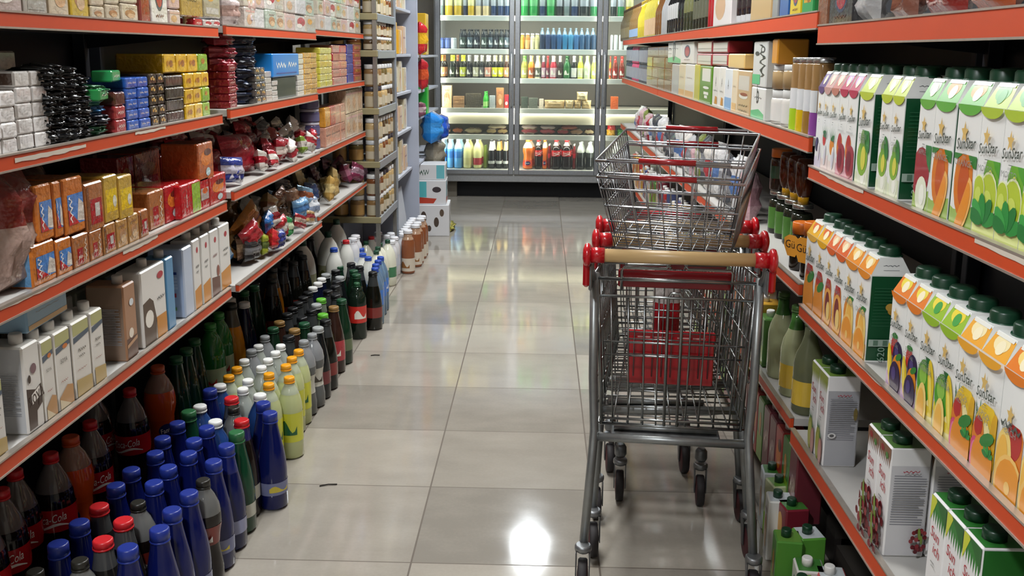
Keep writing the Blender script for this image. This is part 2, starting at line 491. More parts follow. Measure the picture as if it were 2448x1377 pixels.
def gondola(name, look, X, y0, y1, levels, face, depth=0.46, rail_h=0.034, base=0.12, back_h=2.3, worn={}, rail_hs={}, base_in=0.155):
    parts = []
    sx = -face
    back = MB('paint'); xb = X + sx * (depth + 0.015)
    back.box(min(xb, xb + sx * .02), y0, 0, max(xb, xb + sx * .02), y1, back_h, NAVY)
    parts.append(('back_panel', back, None))
    for yy in (y0 + 0.02, y1 - 0.02):
        u = MB('paint'); xa = X + sx * (depth - 0.03)
        u.box(min(xa, xa + sx * .04), yy - 0.015, 0, max(xa, xa + sx * .04), yy + 0.015, back_h, '#2a2c33', bev=0.002)
        parts.append(('upright_post', u, None))
    b = MB('paint'); xa, xe = X + sx * base_in, X + sx * depth
    b.box(min(xa, xe), y0, base - 0.03, max(xa, xe), y1, base, '#3a3632'); b.box(min(xa, xa + sx * .02), y0, 0, max(xa, xa + sx * .02), y1, base - .03, '#2b2624')
    parts.append(('base_shelf', b, None))
    for i, zl in enumerate(levels):
        s = MB('paint'); xa, xe = X + sx * 0.0125, X + sx * depth
        s.box(min(xa, xe), y0 + .002, zl - 0.026, max(xa, xe), y1 - .002, zl - 0.004, SHELFW)
        for yy in (y0 + .012, y1 - .012):      # side bracket
            s.prism([(xa, zl - .026), (xe, zl - .026), (xe, zl - .075)], yy - .004, yy + .004, '#33343a', axis='y')
        k = len(parts); parts.append(('shelf', s, None))
        parts.append(('price_rail', rail_mb(X, y0, y1, zl, rail_hs.get(i, rail_h), face, worn.get(i, ())), k))
    ps = [(n, m.mesh(n), p) for n, m, p in parts]
    # parts are drawn in world axes about the foot of the unit
    r = place('shelving_unit', ps, (0, 0, 0), cat='shelf', look=look, where='')
    c = Vector((X + sx * depth / 2, (y0 + y1) / 2, 0))
    r.location = c
    for ch in r.children:
        ch.location = -c
    return r
XL1, XL2, XL3 = -1.056, -1.045, -1.078
LV1 = [1.573, 1.293, 1.001, 0.700]
LV2 = [zat(77.6, XL2, 4.39), zat(222.6, XL2, 4.39), zat(366, XL2, 4.39), zat(530.5, XL2, 4.39)]
LV3 = [zat(80.7, XL3, 5.74), zat(193, XL3, 5.74), zat(314, XL3, 5.74), zat(436, XL3, 5.74)]
gondola('a', 'nearest unit of the shelving on the left with worn orange price rails', XL1, 1.25, 3.105, LV1, 1,
        worn={1: [(1.85, 2.15, .3, .62, 1), (2.42, 2.62, .15, .4, 2)], 2: [(2.3, 2.52, .1, .45, 3), (1.75, 2.0, .05, .25, 4)]})
gondola('b', 'middle unit of the shelving on the left with crumpled snack bags', XL2, 3.15, 4.41, LV2, 1, rail_hs={3: .026})
gondola('c', 'farthest orange railed unit on the left, before the jar rack', XL3, 4.50, 5.76, LV3, 1, rail_h=.03, rail_hs={3: .022}, base_in=.02)
XR = 0.72
RV = [1.576, 1.208, 0.823, 0.458]
FV = [1.615, 1.280, 0.866, 0.467]
gondola('r', 'nearest unit of the shelving on the right, full of juice cartons', XR, 0.55, 2.545, RV, -1, rail_h=.05, rail_hs={1: .036, 2: .034, 3: .045}, base=.10,
        worn={1: [(2.1, 2.44, .0, .38, 5), (1.0, 1.55, .0, .45, 6)], 2: [(1.05, 1.12, .4, .6, 7), (1.9, 2.3, 0, .22, 9)]})
gondola('f1', 'right shelving unit beside the trolleys, holding oils, grain boxes and honey', XR + .012, 2.60, 4.27, FV, -1, rail_h=.048, rail_hs={1: .045, 2: .036, 3: .034})
gondola('f2', 'second farthest unit of the shelving on the right', XR + .015, 4.28, 6.06, FV, -1, rail_h=.046)
gondola('f3', 'farthest unit of the shelving on the right, next to the fridge', XR + .015, 6.07, 8.8, FV, -1, rail_h=.046)

# ------------------------------------------------------------------ the glass door fridge
FY = 9.707
FL = [0.30, 0.655, 0.927, 1.232, 1.525, 1.856]
def fridge():
    P = []
    x0, x1 = -1.10, 1.50
    b = MB('paint')
    b.box(x0, FY + .02, .17, x0 + .04, 10.55, 2.25, '#c9ccd0'); b.box(x1 - .04, FY + .02, .17, x1, 10.55, 2.25, '#c9ccd0')
    b.box(x0 + .04, 10.5, .17, x1 - .04, 10.55, 2.25, '#98958c'); b.box(x0 + .045, 10.46, .935, x1 - .045, 10.495, 1.195, '#5f5850'); b.box(x0 + .04, FY + .02, 2.17, x1 - .04, 10.5, 2.25, '#c9ccd0')
    b.box(x0 + .04, FY + .03, .17, x1 - .04, 10.5, .295, '#bdbdb8')
    P.append(('cabinet', b, None))
    k = MB('matte'); k.box(x0 + .05, FY + .16, 0, x1 - .05, 10.4, .17, '#15161a'); k.box(x0 + .06, FY + .08, 0, x0 + .22, FY + .15, .17, '#6d675c')  # near-black block paints the shade of the void under the fridge
    P.append(('underside_shade_and_foot', k, None))
    f = MB('steel'); f.box(x0, FY - .012, .175, x1, FY + .02, .245, '#b7b9bb', bev=.006)
    P.append(('bottom_panel', f, None))
    h = MB('plastic'); h.box(x0, FY - .03, 2.12, x1, FY + .02, 2.3, '#d4d6d8', bev=.01)
    P.append(('header_panel', h, None))
    for i, z in enumerate(FL[1:]):
        s = MB('plastic'); s.box(x0 + .045, FY + .05, z - .03, x1 - .045, 10.45, z - .004, '#dcd9cf')
        s.box(x0 + .045, FY + .045, z - .046, x1 - .045, FY + .058, z + .006, '#f2efe6', bev=.003)
        q = len(P); P.append(('shelf', s, None))
        if i == 1:
            t = MB('plastic'); t.box(x0 + .05, FY + .088, .765, x1 - .05, FY + .10, .93, '#b9b29c', bev=.003)
            P.append(('cream_front_panel', t, q))
        g = MB('fridge_tube'); g.tube([(x0 + .08, FY + .068, z - .037), (x1 - .08, FY + .068, z - .037)], .006, '#ffffff', 8)
        P.append(('light_tube', g, q))
    for dx0, dx1, hs in ((-1.085, -0.284, 1), (-0.277, 0.597, 1), (0.604, 1.485, -1)):
        fr = MB('steel'); zb, zt = .255, 2.11
        c = '#a4a7ab'
        fr.box(dx0, FY - .03, zb, dx0 + .05, FY, zt, c, bev=.004); fr.box(dx1 - .05, FY - .03, zb, dx1, FY, zt, c, bev=.004)
        fr.box(dx0 + .05, FY - .03, zb, dx1 - .05, FY, zb + .045, c, bev=.004); fr.box(dx0 + .05, FY - .03, zt - .05, dx1 - .05, FY, zt, c, bev=.004)
        for xx in (dx0 + .05, dx1 - .054): fr.box(xx, FY - .026, zb + .045, xx + .004, FY - .004, zt - .05, '#1c1d20', 'rubber')
        q = len(P); P.append(('door', fr, None))
        g = MB('pane'); g.box(dx0 + .054, FY - .018, zb + .046, dx1 - .054, FY - .012, zt - .051, '#f6fbfa'); P.append(('glass_pane', g, q))
        hd = MB('steel'); xx = dx1 - .025 if hs > 0 else dx0 + .025
        hd.tube([(xx, FY - .032, .95), (xx, FY - .06, .97), (xx, FY - .06, 1.48), (xx, FY - .032, 1.50)], .011, '#d3d5d8', 8); P.append(('door_handle', hd, q))
    return P
place('display_fridge', [(n, m.mesh(n), p) for n, m, p in fridge()], (0, 0, 0), cat='fridge', look='tall glass door drinks fridge with grey metal frames', where='across the end of the aisle')
for z in FL[1:] + [2.17]:
    area_light('fridge_tube_light', (0.2, FY + .082, z - .037), 2.4, .016, 6.0 if z < 2.1 else 12, (1.0, 0.96, 0.84), rot=(R_(40), 0, 0))

for xx in (-1.045, -0.28, 0.60, 1.45):     # light strips behind the door posts
    area_light('fridge_post_light', (xx, FY + .02, 1.2), .03, 1.75, 4.0, (1.0, 0.97, 0.88), rot=(PI / 2, 0, 0))

# ------------------------------------------------------------------ shopping trolleys
def trolley():
    P = []
    c = '#949797'
    # frame: chassis tubes, legs
    f = MB('steel')
    for s in (-1, 1):
        f.tube([(s * .225, .07, .90), (s * .222, .055, .60), (s * .215, .05, .445), (s * .217, .03, .40), (s * .235, -.03, .13)], .0125, c, 8)
        f.tube([(s * .215, .05, .43), (s * .17, .35, .30), (s * .13, .56, .215)], .011, c, 8)
        f.tube([(s * .235, .02, .965), (s * .237, .045, .915), (s * .225, .07, .88)], .011, c, 8)
        f.box(s * .235 - .004, .0, .865, s * .235 + .004, .085, .935, '#8d9092', bev=.003)
    f.tube([(-.215, .05, .425), (.215, .05, .425)], .013, c, 8)
    f.tube([(-.16, .35, .335), (.16, .35, .335)], .010, c, 8)
    f.tube([(-.13, .56, .215), (.13, .56, .215)], .010, c, 8)
    f.box(-.17, .33, .30, .17, .40, .325, '#8b8d8e', bev=.004)
    P.append(('frame', f, None))
    # basket: corners at rear and front, top and bottom
    RT, RB, FT, FB = (.225, .08, .895), (.205, .085, .455), (.175, .74, .855), (.15, .70, .53)
    def lerp(a, b, t): return tuple(a[i] + (b[i] - a[i]) * t for i in range(3))
    def L(p): return (-p[0], p[1], p[2])
    b = MB('chrome'); w = .0025
    b.tube([L(RT), L(FT), FT, RT], .0042, c, 6); b.tube([L(RB), L(FB), FB, RB], .0036, c, 6, closed=True)
    for i in range(1, 17):                       # side uprights
        t = i / 17
        for s in (1, -1):
            a, d = lerp(RT, FT, t), lerp(RB, FB, t)
            if s < 0: a, d = L(a), L(d)
            b.tube([a, d], w, c, 4)
    for k in (.22, .45, .68, .86):               # side and front rails
        a, d = lerp(RT, RB, k), lerp(FT, FB, k)
        b.tube([L(a), L(d), d, a], w * 1.15, c, 5)
    for i in range(1, 10):
        t = i / 10
        b.tube([lerp(L(FT), FT, t), lerp(L(FB), FB, t)], w, c, 4)
        b.tube([lerp(L(FB), FB, t), lerp(L(RB), RB, t)], w, c, 4)
    for i in range(1, 12):
        t = i / 12; a = lerp(RB, FB, t); b.tube([L(a), a], w, c, 4)
    P.append(('wire_basket', b, None))
    # hinged rear gate
    g = MB('chrome'); gw = .0025
    g.tube([(-.217, .068, .885), (.217, .068, .885)], .0055, c, 8)
    g.tube([(-.213, .072, .835), (.213, .072, .835)], .0042, c, 6)
    g.tube([(-.195, .080, .70), (.195, .080, .70)], .0032, c, 6)
    g.tube([(-.19, .084, .66), (.19, .084, .66)], .0028, c, 6)
    g.tube([(-.198, .084, .47), (.198, .084, .47)], .0045, c, 6); g.tube([(-.20, .084, .452), (.20, .084, .452)], .0035, c, 6)
    for s in (-1, 1):
        g.tube([(s * .215, .068, .885), (s * .196, .084, .452)], .005, c, 6)
        for xx in (.178, .13, .085, .045): g.tube([(s * xx, .074, .835), (s * xx * .92, .084, .455)], gw, c, 4)
    g.tube([(-.018, .084, .455), (-.02, .074, .835), (-.012, .073, .848), (.012, .073, .848), (.02, .074, .835), (.018, .084, .455)], .0045, c, 6)
    g.tube([(-.15, .075, .855), (-.15, .06, .912), (-.145, .06, .92), (-.03, .06, .92), (-.02, .05, .935)], .004, c, 6)
    g.tube([(.15, .075, .855), (.15, .06, .912), (.145, .06, .92), (.03, .06, .92), (.02, .05, .935)], .004, c, 6)
    P.append(('rear_gate', g, None))
    # child seat: folded wire back and red plastic flap
    st = MB('chrome')
    for xx in [-.135 + .027 * i for i in range(11)]: st.tube([(xx, .17, .84), (xx, .20, .56)], .0018, c, 4)
    for k in (0, .25, .33, .5, .58, .75): st.tube([(-.14, .17 + .03 * k, .84 - .28 * k), (.14, .17 + .03 * k, .84 - .28 * k)], .0022, c, 4)
    P.append(('child_seat', st, None))
    rp = MB('redplastic'); q = len(P) - 1
    rp.box(-.125, .205, .535, .125, .213, .70, '#a5121c', bev=.003); rp.box(-.128, .199, .672, .128, .215, .70, '#b0141f', bev=.004)
    for xx in (-.08, -.035, .035, .08): rp.box(xx - .018, .1975, .68, xx + .018, .1992, .684, '#d9a3a0')
    P.append(('red_seat_flap', rp, q))
    rb = MB('redplastic'); rb.box(-.16, .10, .855, .16, .108, .905, '#971520', bev=.003); P.append(('red_name_board', rb, None))
    # handle
    h = MB('plastic'); h.tube([(-.205, 0, .965), (.205, 0, .965)], .0185, '#c2a373', 14); P.append(('handle_bar', h, None)); q = len(P) - 1
    for s in (-1, 1):
        e = MB('redplastic'); n = 14
        e.tube([(s * .198, 0, .965), (s * .235, 0, .965)], .0215, '#b5121c', n)
        prof = [(.0, .0), (.024, 0), (.031, .004), (.033, .010), (.030, .017), (.016, .022), (0, .023)]
        e.M = Matrix.Translation((s * .234, 0, .965)) @ Matrix.Rotation(s * PI / 2, 4, 'Y')
        e.lathe(prof, '#bd121d', 18, cap=False); e.M = None
        e.box(s * .246 - .009, -.004, .875, s * .246 + .009, .034, .965, '#a8121b', bev=.006)
        P.append(('handle_end_cap', e, q))
    # castors
    for (xx, yy, z0, fk) in ((-.235, -.045, .13, 0), (.235, -.045, .13, 0), (-.135, .545, .20, 1), (.135, .545, .20, 1)):
        k = MB('steel'); r = .052
        if fk:
            k.lathe([(.013, .195), (.02, .185), (.021, .16), (.016, .15)], '#777a7d', 12, x=xx, y=yy)
        k.lathe([(.020, .142), (.024, .138), (.024, .126), (.017, .12)], '#8b8d8f', 12, x=xx, y=yy)
        for s in (-1, 1): k.prism([(yy - .022, .125), (yy + .022, .125), (yy - .008, .045), (yy - .028, .045)], xx + s * .019 - .0015, xx + s * .019 + .0015, '#5d5f62', axis='x')
        q = len(P); P.append(('castor_fork', k, None))
        wl = MB('rubber'); wl.M = Matrix.Translation((xx, yy - .018, r)) @ Matrix.Rotation(PI / 2, 4, 'Y')
        wl.lathe([(.012, -.016), (.030, -.014), (r - .004, -.013), (r, -.009), (r, .009), (r - .004, .013), (.030, .014), (.012, .016)], '#1d1a1b', 20,
                 cols=['#4b1c22', '#4b1c22', '#262224', '#262224', '#262224', '#4b1c22', '#4b1c22'])
        wl.M = None
        P.append(('wheel', wl, q))
    return P
TR = proto('trolley', trolley)
for i, (x, y, a, lk) in enumerate(((.372, 2.465, -5, 'nearest of the three nested shopping trolleys, with tan handle,'),
                                   (.408, 2.70, 0.8, 'middle one of the three nested shopping trolleys'),
                                   (.432, 2.935, 0.5, 'farthest of the three nested shopping trolleys'))):
    tr = place('shopping_trolley', TR, (x, y, 0), R_(a), cat='shopping cart', look=lk, where='beside the right shelves' if i == 0 else '', group='nested shopping trolleys')
    if i:      # pushed up by the trolley that stands inside
        for ch in tr.children:
            if ch.name.startswith(('rear_gate', 'child_seat')):
                ch.matrix_local = Matrix.Translation((0, .07, .885)) @ Matrix.Rotation(R_(78 - 3 * i), 4, 'X') @ Matrix.Translation((0, -.07, -.885))

def hand_basket():
    P = []; c = '#b9bcc0'
    hx, hy, bx, by, H = .195, .165, .158, .128, .215
    b = MB('chrome')
    T = [(-hx, -hy, H), (hx, -hy, H), (hx, hy, H), (-hx, hy, H)]; B = [(-bx, -by, 0), (bx, -by, 0), (bx, by, 0), (-bx, by, 0)]
    b.tube(T, .0042, c, 6, closed=True); b.tube(B, .003, c, 6, closed=True)
    def lp(a, d, t): return tuple(a[i] + (d[i] - a[i]) * t for i in range(3))
    for i in range(4):
        n = 9 if i % 2 == 0 else 15
        for k in range(n + 1):
            t = k / n; b.tube([lp(T[i], T[(i + 1) % 4], t), lp(B[i], B[(i + 1) % 4], t)], .0018, c, 4)
    for q in (.16, .40, .62, .84): b.tube([lp(T[i], B[i], q) for i in range(4)], .0022, c, 5, closed=True)
    for k in range(1, 13): t = k / 13; b.tube([lp(B[0], B[3], t), lp(B[1], B[2], t)], .0018, c, 4)
    for k in range(1, 9): t = k / 9; b.tube([lp(B[0], B[1], t), lp(B[3], B[2], t)], .0018, c, 4)
    P.append(('wire_body', b, None))
    for s in (-1, 1):
        h = MB('chrome'); y = s * (hy + .008)
        h.tube([(-hx + .03, s * hy, H), (-hx + .035, y, H + .008), (hx - .035, y, H + .008), (hx - .03, s * hy, H)], .003, c, 6)
        q = len(P); P.append(('folded_handle', h, None))
        g = MB('redplastic'); g.tube([(-.075, y, H + .008), (.075, y, H + .008)], .0075, '#9c1a22', 8); P.append(('red_grip', g, q))
    return P
HB = proto('hand_basket', hand_basket)
for i in range(2):
    place('shopping_basket', HB, (.402 - .004 * i, 2.655, .990 + .044 * i), cat='basket', look=('lower' if i == 0 else 'upper') + ' of two nested chrome wire hand baskets with red grips', where='on the trolleys', group='nested hand baskets', rot=(R_(10.5), 0, R_(-19)))

# ================================================================== GOODS: builders
def F2(x): return round(x, 3)
BOT = {
 'taper': [(.82, 0), (1, .03), (1, .40), (.95, .50), (.83, .62), (.66, .74), (.52, .85), (.47, .92), (.46, .955)],
 'cola': [(.72, 0), (.96, .02), (1, .10), (.95, .20), (.90, .30), (.95, .38), (1, .47), (1, .60), (.92, .70), (.70, .80), (.44, .88), (.33, .92), (.33, .955)],
 'round': [(.85, 0), (1, .025), (1, .30), (.985, .32), (1, .34), (1, .60), (.96, .68), (.82, .77), (.60, .85), (.43, .90), (.40, .955)],
 'jug': [(.88, 0), (1, .04), (1, .22), (1, .48), (.97, .58), (.86, .70), (.66, .80), (.42, .87), (.27, .91), (.27, .95)],
 'wide': [(.92, 0), (1, .03), (1, .30), (1, .60), (.97, .72), (.82, .80), (.66, .84), (.62, .86), (.62, .92)],
 'beer': [(.9, 0), (1, .03), (1, .30), (1, .52), (.88, .62), (.55, .74), (.42, .82), (.38, .95)],
 'can': [(.80, 0), (1, .05), (1, .5), (1, .92), (.84, .985), (.84, 1.0)],
 'waist': [(.8, 0), (1, .03), (1, .18), (.88, .30), (.80, .40), (.86, .50), (1, .60), (1, .68), (.90, .77), (.64, .86), (.42, .91), (.39, .955)],
}
def prof_r(pr, t):
    for (r0, a), (r1, b) in zip(pr, pr[1:]):
        if a <= t <= b: return r0 + (r1 - r0) * (t - a) / max(b - a, 1e-6)
    return pr[-1][0]
def wrap_text(mb, t, r, zc, size, col, shear=0.0, a0=-PI / 2, rot=0.0, sx=1.0):
    vs, fs = text_geo(t, shear); c, d = math.cos(rot), math.sin(rot); out = []
    for x, y in vs:
        X, Y = (x * sx * c - y * d) * size, (x * sx * d + y * c) * size
        q = a0 + X / r
        out.append((r * math.cos(q), r * math.sin(q), zc + Y))
    mb.add(out, fs, col)
def wrap_patch(mb, r, pts_lo, pts_hi, col, a0=-PI / 2):
    """band between two height curves over angles: lists of (angle, z)"""
    n = len(pts_lo); vs = [(r * math.cos(a0 + a), r * math.sin(a0 + a), z) for a, z in pts_lo + pts_hi]
    mb.add(vs, [(i, i + 1, n + i + 1, n + i) for i in range(n - 1)], col)
def bottle(kind, h, r, body, cap, label=None, fill=None, above=None, n=18, bmat='liquid', text=None, cap_h=.06, cap_r=None, neck=None, simple=False, motif=None):
    """label: (z0, z1, colour) as shares of the height; fill: share of the height the drink reaches"""
    key = ('bottle', kind, F2(h), F2(r), body, cap, label, fill, above, bmat, text, simple, motif)
    def fn():
        pr = list(BOT[kind])
        if fill:
            k = prof_r(pr, fill); pr = sorted(pr + [(k, fill), (k, fill + .004)], key=lambda q: q[1])
        if label and simple:
            for q in label[:2]: pr.append((prof_r(BOT[kind], q), q)); pr.append((prof_r(BOT[kind], q), q + .003))
            pr = sorted(pr, key=lambda q: q[1])
        cols = []
        for (r0, a), (r1, b) in zip(pr, pr[1:]):
            mid = (a + b) / 2; c = body
            if fill and mid > fill: c = above or '#8b8a86'
            if neck and mid > neck[0]: c = neck[1]
            if simple and label and label[0] < mid < label[1]: c = label[2]
            if simple and kind != 'can' and mid > .93: c = cap
            cols.append(c)
        b = MB(bmat); b.lathe([(a * r, z * h) for a, z in pr], body, n, cols=cols)
        P = [('bottle_body', b, None)]
        if kind != 'can':
            c = b if simple else MB('plastic')
            rr = cap_r or (pr[-1][0] * r + .0022)
            c.lathe([(rr, h * (1 - cap_h)), (rr, h - .003), (rr * .86, h)], cap, 14, mat='plastic')
            if not simple:
                c.lathe([(rr * 1.04, h * (1 - cap_h) - .004), (rr * 1.04, h * (1 - cap_h) + .001)], cap, 14)
                P.append(('cap', c, None))
        if label and not simple:
            l = MB('gloss'); z0, z1, lc = label
            zs = [z0 + (z1 - z0) * i / 4 for i in range(5)]
            rm = [prof_r(BOT[kind], z) * r + .0006 for z in zs]
            l.lathe([(a, z * h) for a, z in zip(rm, zs)], lc, n + 6, cap=False)
            R = max(rm) + .0005; zc = (z0 + z1) / 2 * h; hh = (z1 - z0) * h
            if text == 'cola':
                for a0 in (-PI / 2, PI / 2):
                    wrap_text(l, 'Coca-Cola', R, zc + hh * .08, hh * .52, '#f3efe8', shear=.35, rot=.12, a0=a0, sx=.62)
                    wrap_patch(l, R, [(-1.0 + i * .25, zc - hh * (.30 + .10 * math.sin(i * .8))) for i in range(9)], [(-1.0 + i * .25, zc - hh * (.22 + .13 * math.sin(i * .8 + .3))) for i in range(9)], '#f3efe8', a0=a0)
            elif text == 'fanta':
                wrap_patch(l, R, [(.6 * math.cos(q) * .9, zc + hh * .34 * math.sin(q)) for q in [PI + i * PI / 10 for i in range(11)]], [(.6 * math.cos(q) * .9, zc + hh * .34 * math.sin(-q)) for q in [PI + i * PI / 10 for i in range(11)]], '#24285c')
                wrap_text(l, 'Fanta', R + .0004, zc, hh * .34, '#f6f2ea', rot=.12, sx=.8)
            elif text:
                wrap_text(l, text, R, zc, hh * .5, motif or '#2c5a30', sx=.7)
            elif motif:
                wrap_patch(l, R, [(-.7 + i * .2, zc - hh * .25) for i in range(8)], [(-.7 + i * .2, zc + hh * (.05 + .22 * math.sin(i * .9))) for i in range(8)], motif)
            P.append(('label', l, None))
        return P
    return proto(key, fn)
def jar(h, r, body, lid, label=None, simple=True, lid_h=.2, n=14, bmat='liquid', lmat='plastic'):
    def fn():
        b = MB(bmat)
        b.lathe([(r * .9, 0), (r, h * .04), (r, h * .68), (r * .96, h * .75), (r * .84, h * .80)], body, n)
        l = b if simple else MB(lmat)
        l.lathe([(r * .93, h * (1 - lid_h)), (r * .95, h * (1 - lid_h) + .002), (r * .95, h * .985), (r * .9, h)], lid, n, mat=lmat)
        P = [('jar_body', b, None)]
        if not simple: P.append(('lid', l, None))
        if label:
            q = b if simple else MB('gloss')
            q.lathe([(r * 1.006, h * label[0]), (r * 1.006, h * label[1])], label[2], n, mat='gloss', cap=False)
            if not simple: P.append(('label', q, None))
        return P
    return proto(('jar', F2(h), F2(r), body, lid, label, simple, lid_h), fn)
def draw(p, w, h, items):
    """flat print in shares of the face: r rect, e ellipse, t text, s script, p polygon, b bars"""
    for it in items:
        k = it[0]
        if k == 'r': p.rect(it[1] * w, it[2] * h, it[3] * w, it[4] * h, it[5])
        elif k == 'e': p.ell(it[1] * w, it[2] * h, it[3] * w, it[4] * h, it[5], n=14)
        elif k == 't': p.text(it[1], it[2] * w, it[3] * h, it[4] * (w if abs(it[6]) < .1 else h), it[5], rot=it[6], sx=it[7] if len(it) > 7 else .8)
        elif k == 's': p.squiggle(it[1] * w, it[2] * h, it[3] * w, it[4] * h, it[5], it[6] if len(it) > 6 else 1)
        elif k == 'v':
            q = Print(p.mb, p.o, p.v, -p.u, p.n, p.mat, p.step); q.k = p.k; q.squiggle(it[2] * h, -it[1] * w, it[3] * h, it[4] * w, it[5], it[6] if len(it) > 6 else 1); p.k = q.k
        elif k == 'p': p.poly([(a * w, b * h) for a, b in it[1]], it[2])
        elif k == 'b':
            n = it[6]
            for i in range(n):
                v = it[2] + (it[4] - it[2]) * (i + .2) / n; v2 = v + (it[4] - it[2]) * .45 / n
                p.rect(it[1] * w, v * h, (it[3] - (.12 if i % 3 == 2 else 0)) * w, v2 * h, it[5])
